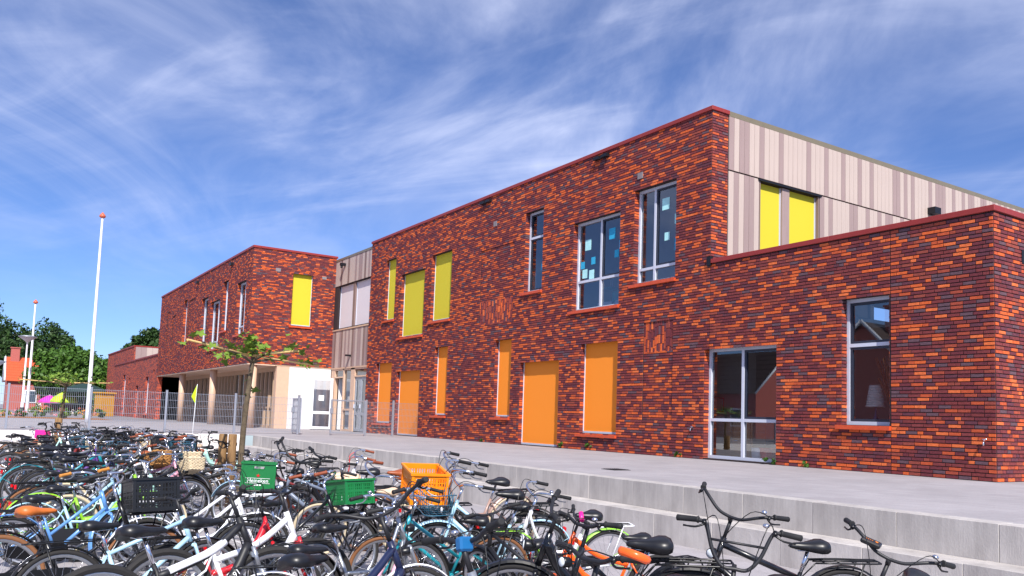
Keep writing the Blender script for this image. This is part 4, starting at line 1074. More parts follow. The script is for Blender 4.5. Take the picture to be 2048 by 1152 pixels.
def build_kind(frame, bar, guards, rack, frontrack):
    """returns list of (name, mesh, slot, group, parent_index); slot picks the material"""
    out_ = []
    def add(name, mb, slot, grp, par=None): out_.append((name, mb.mesh(name, None) if isinstance(mb, MB) else mb, slot, grp, par)); return len(out_) - 1
    f = MB(); n_ = 8
    ST = (-.185, 0, .64); r = .019
    f.tube([HB - SAX * .015, HT + SAX * .01], .021, 10); f.tube([BB, ST], .016, n_)
    for s_ in (-1, 1):
        f.tube([(BB[0], s_ * .03, BB[2]), (BB[0] - .08, s_ * .05, BB[2] + .008), (RAX[0], s_ * .062, RAX[2])], .010, 6)
        f.tube([(ST[0] - .005, s_ * .018, ST[2] - .03), (ST[0] - .06, s_ * .05, ST[2] - .13), (RAX[0], s_ * .062, RAX[2])], .008, 6)
    f.lathe((BB[0], -.04, BB[2]), (0, 1, 0), [(0, .024), (.08, .024)], 10)
    if frame == 'oma':
        f.tube(smoothpath([HB + SAX * .03, (.34, 0, .52), (.20, 0, .38), BB], 4), r, n_)
        f.tube(smoothpath([HT - SAX * .03, (.28, 0, .62), (.12, 0, .48), (-.12, 0, .475)], 4), .015, n_)
    elif frame == 'mixte':
        f.tube([HB + SAX * .03, BB], r, n_); f.tube([HT - SAX * .03, (-.12, 0, .47)], .017, n_)
    elif frame == 'diamond':
        f.tube([HB + SAX * .03, BB], r * 1.1, n_); f.tube([HT - SAX * .03, (-.18, 0, .62)], .016, n_)
    elif frame == 'mtb':
        f.tube(smoothpath([HB + SAX * .03, (.26, 0, .47), BB], 4), .030, 10); f.tube(smoothpath([HT - SAX * .04, (.14, 0, .66), (-.165, 0, .57)], 4), .023, 10)
    elif frame == 'beam':
        f.tube(smoothpath([HT - SAX * .05, (.30, 0, .64), (.10, 0, .45), (-.10, 0, .40)], 4), .034, 10); f.tube([(.05, 0, .42), BB], .025, n_)
    elif frame == 'trans':
        f.tube([HB + SAX * .02, BB], .024, n_); f.tube([HT - SAX * .04, (-.175, 0, .60)], .022, n_)
    add('frame', f, 'paint', 'r')
    k = MB(); cr = HB - SAX * .04
    if frame == 'mtb':
        k.tube([cr + Vector((0, -.06, 0)), cr + Vector((0, .06, 0))], .022, 8)
        for s_ in (-1, 1):
            k.tube([cr + Vector((-.01, s_ * .058, .05)), cr + Vector((.03, s_ * .058, -.10))], .014, 8); k.tube([cr + Vector((.03, s_ * .058, -.08)), (FAX[0], s_ * .06, FAX[2])], .02, 8)
    else:
        k.tube([cr + Vector((0, -.045, 0)), cr + Vector((0, .045, 0))], .016, 8)
        for s_ in (-1, 1): k.tube(smoothpath([cr + Vector((0, s_ * .045, 0)), (.50, s_ * .052, .50), (FAX[0], s_ * .055, FAX[2])], 4), [.014, .014, .014, .013, .012, .011, .010, .010, .009], 7)
    add('fork', k, 'fork', 'f')
    for nm, ax, g in (('wheel', RAX, 'r'), ('wheel', FAX, 'f')):
        wk = 'mtb' if frame == 'mtb' else 'city'
        i = len(out_); out_.append((nm, WM[wk][0], 'rim', g, None, ax)); out_.append(('tyre', WM[wk][1], 'tyre', g, i)); out_.append(('spokes', WM[wk][2], 'spoke', g, i))
    s_ = MB(); s_.tube([(-.18, 0, .62), (-.232, 0, .80)], .0135, 8)
    s_.tube([(-.30, -.03, .81), (-.26, -.028, .80), (-.15, -.02, .803)], .0045, 5); s_.tube([(-.30, .03, .81), (-.26, .028, .80), (-.15, .02, .803)], .0045, 5); add('seat_post', s_, 'metal', 'r')
    i = len(out_); out_.append(('saddle', SADDLE['wide' if frame in ('oma', 'mixte') else 'std'], 'saddle', 'r', None, (-.235, 0, .815)))
    # handlebar with stem, grips, brake levers, cables
    C0 = HT + SAX * .15
    hb = MB(); hb.tube([HT, C0], .0135, 8)
    if bar == 'dutch': hp = [C0 + Vector((.03, 0, .02)), C0 + Vector((.05, .07, .04)), C0 + Vector((.045, .17, .08)), C0 + Vector((-.04, .26, .09)), C0 + Vector((-.22, .275, .06))]
    elif bar == 'flat': hp = [C0 + Vector((.04, 0, .0)), C0 + Vector((.04, .08, .005)), C0 + Vector((.03, .16, .03)), C0 + Vector((.0, .31, .04))]
    elif bar == 'ubar': hp = [C0 + Vector((.03, 0, -.02)), C0 + Vector((.03, .07, -.015)), C0 + Vector((.02, .13, .06)), C0 + Vector((.0, .18, .19)), C0 + Vector((-.01, .22, .21)), C0 + Vector((-.05, .34, .20))]
    else: hp = [C0 + Vector((.03, 0, .02)), C0 + Vector((.03, .09, .035)), C0 + Vector((.0, .20, .09)), C0 + Vector((-.06, .28, .11)), C0 + Vector((-.15, .33, .10))]
    half = smoothpath(hp, 5); full = [Vector((p.x, -p.y, p.z)) for p in half[:0:-1]] + half
    hb.tube(full, .0115, 8); hb.tube([C0 - SAX * .02, hp[0]], .016, 8)
    if bar == 'ubar': hb.tube([C0 + Vector((.015, -.155, .12)), C0 + Vector((.015, .155, .12))], .008, 6)
    hi = add('handlebar', hb, 'bar', 'f')
    e, d = half[-1], (half[-1] - half[-3]).normalized()
    for s_ in (1, -1):
        g = MB(); m3 = lambda v: Vector((v.x, s_ * v.y, v.z))
        g.tube([m3(e - d * .125), m3(e - d * .118), m3(e - d * .11), m3(e - d * .02), m3(e + d * .004), m3(e + d * .008)], [.0165, .022, .0165, .0175, .0185, .012], 9); add('grip', g, 'grip', 'f')
        lv = MB(); a = e - d * .155; dn = Vector((.05, 0, -.035)) if bar != 'dutch' else Vector((.0, -.02, -.05))
        lv.tube([m3(a), m3(a + dn * .5)], .013, 6); lv.tube(smoothpath([m3(a + dn * .5), m3(a + dn + d * .05), m3(a + dn * .95 + d * .12)], 3), [.007, .007, .006, .006, .006, .005, .006], 6); add('brake_lever', lv, 'lever', 'f')
    cb = MB(); a = e - d * .16
    for s_ in (1, -1): cb.tube(smoothpath([(a.x, s_ * a.y, a.z), (a.x + .14, s_ * a.y * .7, a.z + .03), (.50, s_ * .05, .92), (.455, s_ * .02, .74)], 5), .0033, 4, caps=False)
    add('cable', cb, 'black', 'f')
    bl = MB(); a = half[-1] - d * .19; bl.lathe(a + Vector((0, -.02, .01)), (0, 0, 1), [(0, .009), (.008, .019), (.016, .019), (.023, .013), (.026, .003)], 12); add('bell', bl, 'bell', 'f')
    # drive
    c_ = MB()
    if frame in ('oma', 'mixte', 'trans'):
        pts = arc(BB[0], BB[2], .095, -80, 100, 10) + arc(RAX[0], RAX[2], .055, 95, 265, 10)
        for y in (-.085, -.055): c_.poly([(p[0], y, p[2]) for p in (pts if y < -.06 else pts[::-1])])
        for p, q in zip(pts, pts[1:] + pts[:1]): c_.quad((p[0], -.055, p[2]), (q[0], -.055, q[2]), (q[0], -.085, q[2]), (p[0], -.085, p[2]))
        add('chain_case', c_, 'black', 'r')
    else:
        c_.lathe((BB[0], -.062, BB[2]), (0, 1, 0), [(0, .08), (.004, .085), (.008, .08)], 20, False); c_.tube([(BB[0], -.058, BB[2] + .082), (RAX[0], -.058, RAX[2] + .04)], .005, 4); c_.tube([(BB[0], -.058, BB[2] - .082), (RAX[0], -.058, RAX[2] - .04)], .005, 4); c_.lathe((RAX[0], -.066, RAX[2]), (0, 1, 0), [(0, .02), (.01, .045), (.02, .035)], 14, False); add('chainring', c_, 'dull', 'r')
    ck = MB(); ck.tube([(BB[0], -.10, BB[2]), (BB[0] + .13, -.115, BB[2] - .09)], .010, 6); ck.tube([(BB[0], .06, BB[2]), (BB[0] - .13, .085, BB[2] + .09)], .010, 6); ck.tube([(BB[0], -.10, BB[2]), (BB[0], .06, BB[2])], .012, 8); ci = add('crank', ck, 'dull', 'r')
    for s_, p in ((-1, (BB[0] + .13, -.16, BB[2] - .09)), (1, (BB[0] - .13, .13, BB[2] + .09))):
        pd = MB(); pd.cbox(p[0] - .045, p[0] + .045, p[1] - .045, p[1] + .045, p[2] - .012, p[2] + .012, .004); pi = add('pedal', pd, 'black', 'r', ci)
        rf_ = MB()
        for q in (-1, 1): rf_.box(p[0] + q * .0465 - .002, p[0] + q * .0465 + .002, p[1] - .03, p[1] + .03, p[2] - .008, p[2] + .008)
        pass
    if guards:
        for (cx, _, cz), a0, a1, g in ((RAX, -10, 205, 'r'), (FAX, 20, 190, 'f')):
            q = MB(); pa = arc(cx, cz, .362, a0, a1, 22)
            for p, w in zip(pa, pa[1:]):
                for (y0, k0), (y1, k1) in zip(((-.029, -.012), (-.016, 0), (.016, 0), (.029, -.012)), ((-.016, 0), (.016, 0), (.029, -.012), (.029, -.012))):
                    if y0 == y1: continue
                    u0, u1 = Vector((p[0] - cx, 0, p[2] - cz)).normalized(), Vector((w[0] - cx, 0, w[2] - cz)).normalized()
                    q.quad(Vector(p) + u0 * k0 + Vector((0, y0, 0)), Vector(w) + u1 * k0 + Vector((0, y0, 0)), Vector(w) + u1 * k1 + Vector((0, y1, 0)), Vector(p) + u0 * k1 + Vector((0, y1, 0)), True)
            for s_ in (-1, 1):
                for ang in ((150, 195) if g == 'r' else (160,)):
                    q.tube([(cx, s_ * .05, cz), (cx + .362 * math.cos(R_(ang)), s_ * .03, cz + .362 * math.sin(R_(ang)))], .003, 4)
            add('mudguard', q, 'guard', g)
        q = MB(); q.cbox(RAX[0] - .375, RAX[0] - .345, -.025, .025, .44, .50, .006); add('rear_light', q, 'red', 'r')
        q = MB(); q.lathe((.455, 0, .79), (1, 0, .08), [(0, .014), (.02, .032), (.06, .036), (.075, .034)], 14); hl = add('headlight', q, 'chromeish', 'f')
        q = MB(); q.lathe((.455, 0, .79), (1, 0, .08), [(.0755, .031), (.082, .024), (.085, .004)], 14); add('lens', q, 'lens', 'f', hl)
    if rack:
        q = MB(); zt = .725
        q.tube(smoothpath([(-.27, .055, zt), (-.70, .06, zt + .005), (-.745, .03, zt + .005), (-.745, -.03, zt + .005), (-.70, -.06, zt + .005), (-.27, -.055, zt)], 3), .0065, 6)
        for x_ in (-.34, -.45, -.56, -.67): q.tube([(x_, -.057, zt), (x_, .057, zt)], .005, 5)
        q.tube([(-.27, 0, zt), (-.74, 0, zt + .006)], .005, 5)
        for s_ in (-1, 1): q.tube([(-.62, s_ * .058, zt), (RAX[0], s_ * .066, RAX[2])], .006, 5); q.tube([(-.27, s_ * .055, zt), (-.19, s_ * .02, .62)], .005, 5)
        add('rear_rack', q, 'rack', 'r')
        q = MB()
        for y_ in (-.018, .018): q.tube(smoothpath([(-.24, y_, zt + .012), (-.45, y_ * 1.2, zt + .018), (-.72, y_, zt + .014)], 3), .004, 4)
        add('rack_strap', q, 'black', 'r')
    ks = MB(); ks.tube([(RAX[0] + .06, .06, .33), (RAX[0] + .10, .16, .015)], .008, 6); add('kickstand', ks, 'dull', 'r')
    if frontrack:
        q = MB(); z0 = .775
        q.tube(smoothpath([(.44, .16, z0), (.76, .17, z0), (.79, .14, z0), (.79, -.14, z0), (.76, -.17, z0), (.44, -.16, z0), (.42, -.13, z0), (.42, .13, z0)], 3), .009, 6, closed=True)
        for x_ in (.52, .60, .68): q.tube([(x_, -.165, z0), (x_, .165, z0)], .006, 5)
        q.tube([(.43, 0, z0), (.79, 0, z0)], .006, 5)
        for s_ in (-1, 1): q.tube([(.70, s_ * .168, z0), (FAX[0], s_ * .068, FAX[2])], .007, 5)
        add('front_rack', q, 'rack', 'f')
    return out_
def crate_mesh(w, d, h, lattice=True, solid_lower=False):
    """open plastic crate; x depth d, y width w"""
    b_ = MB(); t = .012; hw, hd = w / 2, d / 2
    for s_ in (-1, 1):
        for u, v in ((hd, hw),):
            b_.box(s_ * u - t / 2, s_ * u + t / 2, -v, v, h - .045, h); b_.box(s_ * u - t / 2, s_ * u + t / 2, -v, v, 0, .03)
            b_.box(-u + t / 2, u - t / 2, s_ * v - t / 2, s_ * v + t / 2, h - .045, h); b_.box(-u + t / 2, u - t / 2, s_ * v - t / 2, s_ * v + t / 2, 0, .03)
        b_.box(s_ * hd - .012 - .002 * s_, s_ * hd + .012 - .002 * s_, -hw - .012, -hw + .012, 0, h - .003); b_.box(s_ * hd - .012 - .002 * s_, s_ * hd + .012 - .002 * s_, hw - .012, hw + .012, 0, h - .003)
        b_.box(s_ * (hd + .012) - .008, s_ * (hd + .012) + .008, -hw - .02, hw + .02, h - .018, h + .003); b_.box(-hd - .004, hd + .004, s_ * (hw + .012) - .008, s_ * (hw + .012) + .008, h - .018, h + .003)
    b_.box(-hd, hd, -hw, hw, .002, .012)
    if lattice:
        nv, nh = 13, 4
        for i in range(1, nv):
            y = -hw + w * i / nv; x = -hd + d * i / nv
            wv = .010 if i % 4 == 0 else .0045
            for s_ in (-1, 1):
                b_.box(s_ * hd - .004, s_ * hd + .004, y - wv, y + wv, .03, h - .045); b_.box(x - wv, x + wv, s_ * hw - .004, s_ * hw + .004, .03, h - .045)
        for j in range(1, nh + 1):
            z = .03 + (h - .075) * j / (nh + 1); hz_ = .012 if j == nh // 2 + 1 else .004
            for s_ in (-1, 1): b_.box(s_ * hd - .003, s_ * hd + .003, -hw, hw, z - hz_, z + hz_); b_.box(-hd, hd, s_ * hw - .003, s_ * hw + .003, z - hz_, z + hz_)
        for s_ in (-1, 1): b_.box(s_ * hd - .0035, s_ * hd + .0035, -hw, hw, h * .62, h - .045)
    else:
        for s_ in (-1, 1):
            b_.box(s_ * hd - .004, s_ * hd + .004, -hw, hw, .03, h * .72); b_.box(s_ * hd - .004, s_ * hd + .004, -hw, -.07, h * .72, h - .045); b_.box(s_ * hd - .004, s_ * hd + .004, .07, hw, h * .72, h - .045)
            b_.box(-hd, hd, s_ * hw - .004, s_ * hw + .004, .03, h * .72); b_.box(-hd, -.05, s_ * hw - .004, s_ * hw + .004, h * .72, h - .045); b_.box(.05, hd, s_ * hw - .004, s_ * hw + .004, h * .72, h - .045)
            for q in (-1, 0, 1): b_.box(s_ * hd - .007, s_ * hd + .007, q * hw * .8 - .004, q * hw * .8 + .004, .03, h - .045)
    return b_.mesh('crate', None)
def wicker_mesh(w, d, h):
    b_ = MB(); n_ = 9
    for k in range(n_):
        f = k / (n_ - 1); sc = .86 + .14 * f; z = h * f
        pts = [(-d / 2 * sc, -w / 2 * sc, z), (d / 2 * sc, -w / 2 * sc, z), (d / 2 * sc, w / 2 * sc, z), (-d / 2 * sc, w / 2 * sc, z)]
        path = []
        for i in range(4):
            a, c_ = Vector(pts[i]), Vector(pts[(i + 1) % 4])
            for q in range(8): path.append(a.lerp(c_, q / 8) + Vector((0, 0, .006 * (1 if (q + k) % 2 else -1))))
        b_.tube(path, h / n_ * .62 if k < n_ - 1 else .014, 5, closed=True)
    b_.box(-d * .43, d * .43, -w * .43, w * .43, -.004, .01)
    return b_.mesh('basket', None)
def wire_basket(w, d, h):
    b_ = MB()
    for z, sc, r in ((h, 1, .006), (h * .5, .95, .004), (0, .9, .006)): b_.tube(smoothpath([(-d / 2 * sc, -w / 2 * sc, z), (d / 2 * sc, -w / 2 * sc, z), (d / 2 * sc + .02, 0, z), (d / 2 * sc, w / 2 * sc, z), (-d / 2 * sc, w / 2 * sc, z)], 4), r, 5)
    for i in range(7):
        y = -w / 2 + w * i / 6; b_.tube([(-d / 2, y, h), (-d / 2 * .9, y * .9, 0), (d / 2 * .9, y * .9, 0), (d / 2, y, h)], .004, 4)
    for i in range(4):
        x = -d / 2 + d * (i + .5) / 4
        b_.tube([(x, -w / 2, h), (x * .9, -w / 2 * .9, 0), (x * .9, w / 2 * .9, 0), (x, w / 2, h)], .004, 4)
    return b_.mesh('basket', None)
EXTRA = {'green': (crate_mesh(.40, .30, .24), 'crate_green'), 'beer': (crate_mesh(.40, .30, .34, False), 'crate_green'), 'orange': (crate_mesh(.46, .32, .28), 'crate_orange'), 'black': (crate_mesh(.46, .34, .27), 'crate_black'),
         'wicker': (wicker_mesh(.36, .26, .18), 'wicker'), 'pale': (wicker_mesh(.36, .26, .16), 'wicker_pale'), 'wire': (wire_basket(.38, .28, .20), 'basket_steel')}
KIND = {}
def text_mesh(txt, size, m, extrude=.001, shear=0):
    cu = bpy.data.curves.new('lettering', 'FONT'); cu.body = txt; cu.size = size; cu.extrude = extrude; cu.align_x = 'CENTER'; cu.align_y = 'CENTER'; cu.shear = shear
    cu.resolution_u = 3
    o = bpy.data.objects.new('tmp', cu); COL.objects.link(o)
    dg = bpy.context.evaluated_depsgraph_get(); me = bpy.data.meshes.new_from_object(o.evaluated_get(dg)); bpy.data.objects.remove(o)
    me.materials.clear(); me.materials.append(m); me.name = 'lettering'
    return me
def bike(label, x, y, heading, sc=.82, frame='oma', bar='dutch', paint='paint_black', fork=None, saddle='saddle_black', grip='grip_black', tyre='rubber', guards=True, rack=True, front=None, rear=None,
         guard='plastic_black', lean=6, steer=0, barm='chrome', frontrack=None, text=None, group=None, zoff=0, letters=None, kick=True):
    fr = frontrack if frontrack is not None else (front in ('green', 'beer', 'orange', 'black'))
    key = (frame, bar, guards, rack, fr)
    if key not in KIND: KIND[key] = build_kind(*key)
    root = thing('bicycle', label, 'bicycle', (x, y, GZ + zoff), group)
    root.rotation_euler = (R_(-lean), 0, R_(heading)); root.scale = (sc, sc, sc)
    root.rotation_mode = 'XYZ'
    slot = dict(paint=paint, fork=fork or paint, rim='rim_alu', tyre=tyre, spoke='spoke', metal='chrome', saddle=saddle, bar=barm, grip=grip, lever='alu_dull' if barm == 'chrome' else 'plastic_black', black='plastic_black', bell='chrome', dull='alu_dull', guard=guard, red='red_lens', chromeish='plastic_black', lens='clear_lens', rack='plastic_black' if paint != 'paint_white' else 'paint_white')
    SM = Matrix.Translation(HB) @ Matrix.Rotation(R_(steer), 4, SAX) @ Matrix.Translation(-HB)
    root['steer'] = steer
    objs = []
    nobell = random.random() < .6
    for it in KIND[key]:
        name, me, sl_, g, par = it[:5]; off = it[5] if len(it) > 5 else None
        if name == 'bell' and nobell: objs.append(None); continue
        o = bpy.data.objects.new(name, me); COL.objects.link(o)
        if not me.materials: me.materials.append(MATS['plastic_black'])
        o.material_slots[0].link = 'OBJECT'; o.material_slots[0].material = MATS[slot[sl_]]
        if par is None:
            o.parent = root
            mt = Matrix.Translation(off) if off else Matrix.Identity(4)
            if name == 'wheel': mt = mt @ Matrix.Rotation(random.uniform(0, 6.28), 4, 'Y')
            o.matrix_local = (SM @ mt) if g == 'f' else mt
        else:
            o.parent = objs[par]
        objs.append(o)
    if front:
        me, mm = EXTRA[front]; o = bpy.data.objects.new('basket' if 'wi' in front or front == 'pale' else 'crate', me); COL.objects.link(o); o.parent = root
        if not me.materials: me.materials.append(MATS[mm])
        fz = .785 if fr else .80
        o.matrix_local = SM @ Matrix.Translation((.61 if fr else .60, 0, fz))
        if front == 'beer': crate_print(o)
    if rear:
        me, mm = EXTRA[rear]; o = bpy.data.objects.new('basket' if rear in ('wicker', 'pale', 'wire') else 'crate', me); COL.objects.link(o); o.parent = root
        if not me.materials: me.materials.append(MATS[mm])
        o.matrix_local = Matrix.Translation((-.52, 0, .745))
        if rear == 'beer': crate_print(o)
    if letters:
        txt, size, col, p0, p1, rad = letters          # along a tube of the frame, on both sides
        me = text_mesh(txt, size, MATS[col]); p0, p1 = Vector(p0), Vector(p1); d = (p1 - p0).normalized(); mid = (p0 + p1) / 2
        for s_ in (-1, 1):
            o = link('lettering', me, root); dd = d * -s_; up = Vector((0, s_, 0)).cross(dd)
            M3 = Matrix((dd, up, Vector((0, s_, 0)))).transposed().to_4x4(); o.matrix_local = Matrix.Translation(mid + Vector((0, s_ * (rad + .0015), 0))) @ M3
    return root
PRINT = {}
def crate_print(o):
    """maker's print on the four sides of the beer crate: name on a plate, red star above"""
    if not PRINT:
        PRINT['t'] = text_mesh('Heineken', .068, MATS['decal_white'])
        b_ = MB(); b_.poly([(.026 * (1 if i % 2 == 0 else .42) * math.sin(math.pi * i / 5), .026 * (1 if i % 2 == 0 else .42) * math.cos(math.pi * i / 5), 0) for i in range(10)][::-1]); PRINT['s'] = b_.mesh('star', MATS['decal_red'])
        b_ = MB()
        for z in (-.026, .026): b_.box(-.15, .15, z * 1.2 - .002, z * 1.2 + .002, -.0004, .0004)
        for i in (-1, 0, 1): b_.box(i * .032 - .011, i * .032 + .011, -.062, -.046, -.0004, .0004)
        PRINT['r'] = b_.mesh('print_rule', MATS['decal_white'])
    for ang in (0, 90, 180, 270):
        dist = (.155 if ang % 180 == 0 else .205)
        M_ = Matrix.Rotation(R_(ang), 4, 'Z') @ Matrix.Translation((dist + .0055 - .002, 0, .115)) @ Matrix(((0, 0, 1, 0), (1, 0, 0, 0), (0, 1, 0, 0), (0, 0, 0, 1)))
        k = .8 if ang % 180 else 1
        q = link('lettering', PRINT['t'], o); q.matrix_local = M_ @ Matrix.Translation((0, 0, .002)) @ Matrix.Scale(k, 4)
        q = link('star', PRINT['s'], o); q.matrix_local = M_ @ Matrix.Translation((0, .065, .002))
        q = link('print_rule', PRINT['r'], o); q.matrix_local = M_ @ Matrix.Translation((0, 0, .002)) @ Matrix.Scale(k, 4)

def on_bike(root, name, mb, m, front=True):
    o = mb.obj(name, MATS[m], root)
    if front: o.matrix_local = Matrix.Translation(HB) @ Matrix.Rotation(R_(root['steer']), 4, SAX) @ Matrix.Translation(-HB)
    return o
# ------------------------------------------------------------------ the bikes as they stand
# where each distinct bike stands: x, y, heading, lean, steer, scale
SPOT = {'L1': (0.94, -12.82, 102, 11, -10, 0.80), 'L2': (-0.34, -12.77, 108, 3, 17, 0.74), 'L34': (2.37, -12.41, 105, 14, -16, 0.86), 'L7': (1.90, -12.05, 98, 9, 0, 0.82),
        'LG': (0.77, -11.34, 101, 9, -5, 0.79), 'L5': (3.30, -11.91, 109, 13, 38, 0.83), 'L6': (4.07, -12.12, 77, 10, 18, 0.85), 'L9': (-0.52, -11.77, 88, 10, -3, 0.76), 'L8': (2.62, -11.72, 84, 10, 1, 0.73),
        'A': (3.57, -9.54, -119, 5, 46, 0.80), 'B': (4.31, -10.47, -72, -3, 30, 0.74), 'E': (4.20, -9.60, -78, 16, 14, 0.74), 'OR': (4.27, -11.18, -80, 2, -10, 0.80), 'BK': (3.27, -10.49, -126, 11, 0, 0.85),
        'R5': (3.38, -10.52, -84, 3, -6, 0.79), 'R6': (1.69, -9.65, -101, 9, -1, 0.76), 'R7': (1.15, -9.93, -108, 8, 10, 0.78), 'R8': (-0.16, -9.33, -87, 8, 3, 0.87), 'R9': (0.83, -9.83, -101, 9, -4, 0.86),
        'R10': (-2.29, -9.37, -103, 12, -8, 0.81), 'R11': (-2.81, -10.13, -62, 14, 18, 0.78), 'R12': (-4.19, -9.71, -81, 8, 9, 0.79), 'R13': (-1.81, -10.45, -103, 10, -5, 0.79), 'R14': (-1.66, -10.95, -19, 2, 0, 0.74), 'X1': (1.5, -12.55, 98, 9, 12, .76), 'X2': (1.35, -12.0, 92, 12, -20, .72), 'X3': (2.0, -11.35, 96, 8, 10, .76), 'X4': (.25, -11.9, 94, 11, -14, .76), 'X5': (.35, -13.05, 92, 7, 20, .78), 'X6': (.3, -10.3, -98, 9, 16, .80), 'X7': (1.55, -10.55, -104, 10, -18, .74), 'X8': (2.43, -9.79, -114.13, 8.86, 0.0, 0.69), 'X9': (2.45, -10.45, -176.2, 9.34, 0.0, 0.71), 'WF': (-13.74, -12.55, 62, 8, 0, 0.73)}
TAKEN = []
G1 = 'bikes parked in the yard'
def put(k, label, **kw):
    x_, y_, h_, l_, s_, c_ = SPOT[k]; TAKEN.append((x_, y_))
    return bike(label, x_, y_, h_, c_, lean=l_, steer=s_, group=G1, **kw)
def reg(o): TAKEN.append((o.location.x, o.location.y)); return o
MT = dict(bar='flat', barm='paint_matt')
# row on the left, heads towards the steps
put('L1', 'black bicycle with orange brown saddle, black front crate and brown tyres', frame='oma', saddle='saddle_tan', tyre='rubber_brown', front='black', letters=('TTAIT', .06, 'decal_white', (.34, 0, .52), (.16, 0, .36), .02))
put('L2', 'sky blue bicycle with tan leather grips behind the black crate bicycle', frame='mixte', paint='paint_sky', grip='grip_tan', guard='paint_sky', letters=('SPIRIT', .04, 'decal_white', (.40, 0, .64), (.12, 0, .42), .02))
o = put('L34', 'black children mountain bike with broad white top tube and big lettered down tube', frame='mtb', paint='paint_matt', fork='paint_silver', guards=False, rack=False, letters=('16 HYABBER', .052, 'decal_white', (.38, 0, .58), (.06, 0, .36), .031), **MT)
b = MB(); b.tube(smoothpath([(.27, 0, .735), (.14, 0, .667), (-.10, 0, .592)], 4), .0262, 12); on_bike(o, 'top_tube_sleeve', b, 'paint_white', False)
put('L7', 'white and red children bicycle with short bold lettering behind the white topped one', frame='mtb', paint='paint_white', fork='paint_red', guards=False, rack=False, letters=('BEST', .07, 'decal_black', (.36, 0, .58), (.10, 0, .40), .031), **MT)
put('LG', 'black bicycle with a tilted green lattice crate on its front carrier', frame='mixte', front='green', grip='grip_brown')
o = put('L5', 'navy black mountain bike with large black saddle and lettered fork in the foreground', frame='mtb', bar='riser', paint='paint_navy', fork='paint_black', barm='paint_matt', guards=False, rack=False)
me = text_mesh('SUNTOUR', .03, MATS['decal_gold'])
for s_ in (-1, 1):
    q = link('lettering', me, o); d = Vector((FAX[0] - .48, 0, FAX[2] - .56)).normalized() * s_; M3 = Matrix((d, Vector((0, s_, 0)).cross(d), Vector((0, s_, 0)))).transposed().to_4x4()
    q.matrix_local = Matrix.Translation(HB) @ Matrix.Rotation(R_(o['steer']), 4, SAX) @ Matrix.Translation(-HB) @ Matrix.Translation((.525, s_ * .0815, .46)) @ M3
o = put('L6', 'silver bicycle with thick black grips and bright blue stem cap in the foreground', frame='mixte', paint='paint_silver', guard='paint_silver', **MT)
c0 = HT + SAX * .15; b = MB(); b.cbox(c0.x - .018, c0.x + .055, -.026, .026, c0.z - .045, c0.z + .020, .010); on_bike(o, 'stem_cap', b, 'blue_cap')
put('L8', 'pink and white girls bicycle squeezed behind the foreground mountain bike', frame='oma', paint='paint_pink', guard='paint_white', letters=('BIKE', .06, 'decal_gold', (.34, 0, .52), (.10, 0, .36), .02))
put('L9', 'white bicycle with empty white front carrier left of the green beer crate', frame='mixte', paint='paint_white', frontrack=True)
# row by the steps, heads towards the camera side
put('A', 'black bicycle with high curved handlebar and lettered down tube nearest the steps', frame='trans', bar='riser', barm='paint_matt', letters=('GAZELLE', .06, 'decal_white', (.40, 0, .64), (.10, 0, .42), .026))
put('B', 'matt black bicycle with tall braced U shaped handlebar in the right foreground', frame='trans', bar='ubar', paint='paint_matt', barm='paint_matt')
o = put('E', 'black electric bicycle with a display box on its handlebar at the right', frame='trans', bar='riser', barm='paint_matt')
b = MB(); b.cbox(c0.x - .03, c0.x + .07, -.19, -.07, c0.z + .055, c0.z + .085, .008); d = on_bike(o, 'display_box', b, 'plastic_black')
b = MB(); b.lathe((c0.x + .02, -.10, c0.z + .086), (0, 0, 1), [(0, .010), (.002, .009)], 10); [b.box(c0.x + .017, c0.x + .023, -.13 - .012 * i, -.124 - .012 * i, c0.z + .085, c0.z + .087) for i in range(4)]; q = b.obj('display_mark', MATS['amber'], d)
o = put('OR', 'orange children mountain bike with black grips and an orange hand guard', frame='mtb', paint='paint_orange', guards=True, rack=False, **MT)
b = MB(); b.tube(smoothpath([c0 + Vector((-.02, .30, .04)), c0 + Vector((.02, .335, .05)), c0 + Vector((.07, .32, .07)), c0 + Vector((.085, .25, .08))], 4), .020, 8); on_bike(o, 'hand_guard', b, 'paint_orange')
put('BK', 'black children bicycle with small saddle and rear carrier beside the orange one', frame='beam', **MT)
o = put('R5', 'black bicycle with a pink horn on its handlebar behind the orange bike', frame='mixte', **MT)
b = MB(); b.tube([c0 + Vector((.04, -.02, .03)), c0 + Vector((.02, -.06, .075))], .016, 8); on_bike(o, 'pink_horn', b, 'magenta_plastic')
put('R6', 'white step through bicycle with bright green mudguards in the middle of the row', frame='oma', paint='paint_white', guard='paint_lime')
put('R7', 'ice blue bicycle with steel blue wire basket on the front', frame='mixte', paint='paint_ice', front='wire', guard='paint_ice')
put('R8', 'taupe bicycle with cream tyres and black saddle close to the steps', frame='oma', paint='paint_taupe', guard='paint_taupe', tyre='rubber_cream')
put('R9', 'bicycle carrying a bright orange plastic crate on its front rack', frame='oma', front='orange')
o = put('R10', 'white bicycle with brown leather grips and red cables', frame='mixte', paint='paint_white', grip='grip_brown', saddle='saddle_brown')
b = MB()
for s_ in (1, -1): b.tube(smoothpath([c0 + Vector((.045, s_ * .15, .08)), c0 + Vector((.12, s_ * .12, .03)), c0 + Vector((.12, s_ * .06, -.12)), HB + Vector((.03, s_ * .02, .05))], 5), .005, 5)
on_bike(o, 'red_cable', b, 'decal_red')
put('R11', 'black bicycle with slim black saddle and rear carrier beside the steps', frame='diamond', **MT)
put('R13', 'wine red bicycle with brown grips next to the green beer crate', frame='diamond', paint='paint_wine', grip='grip_brown')
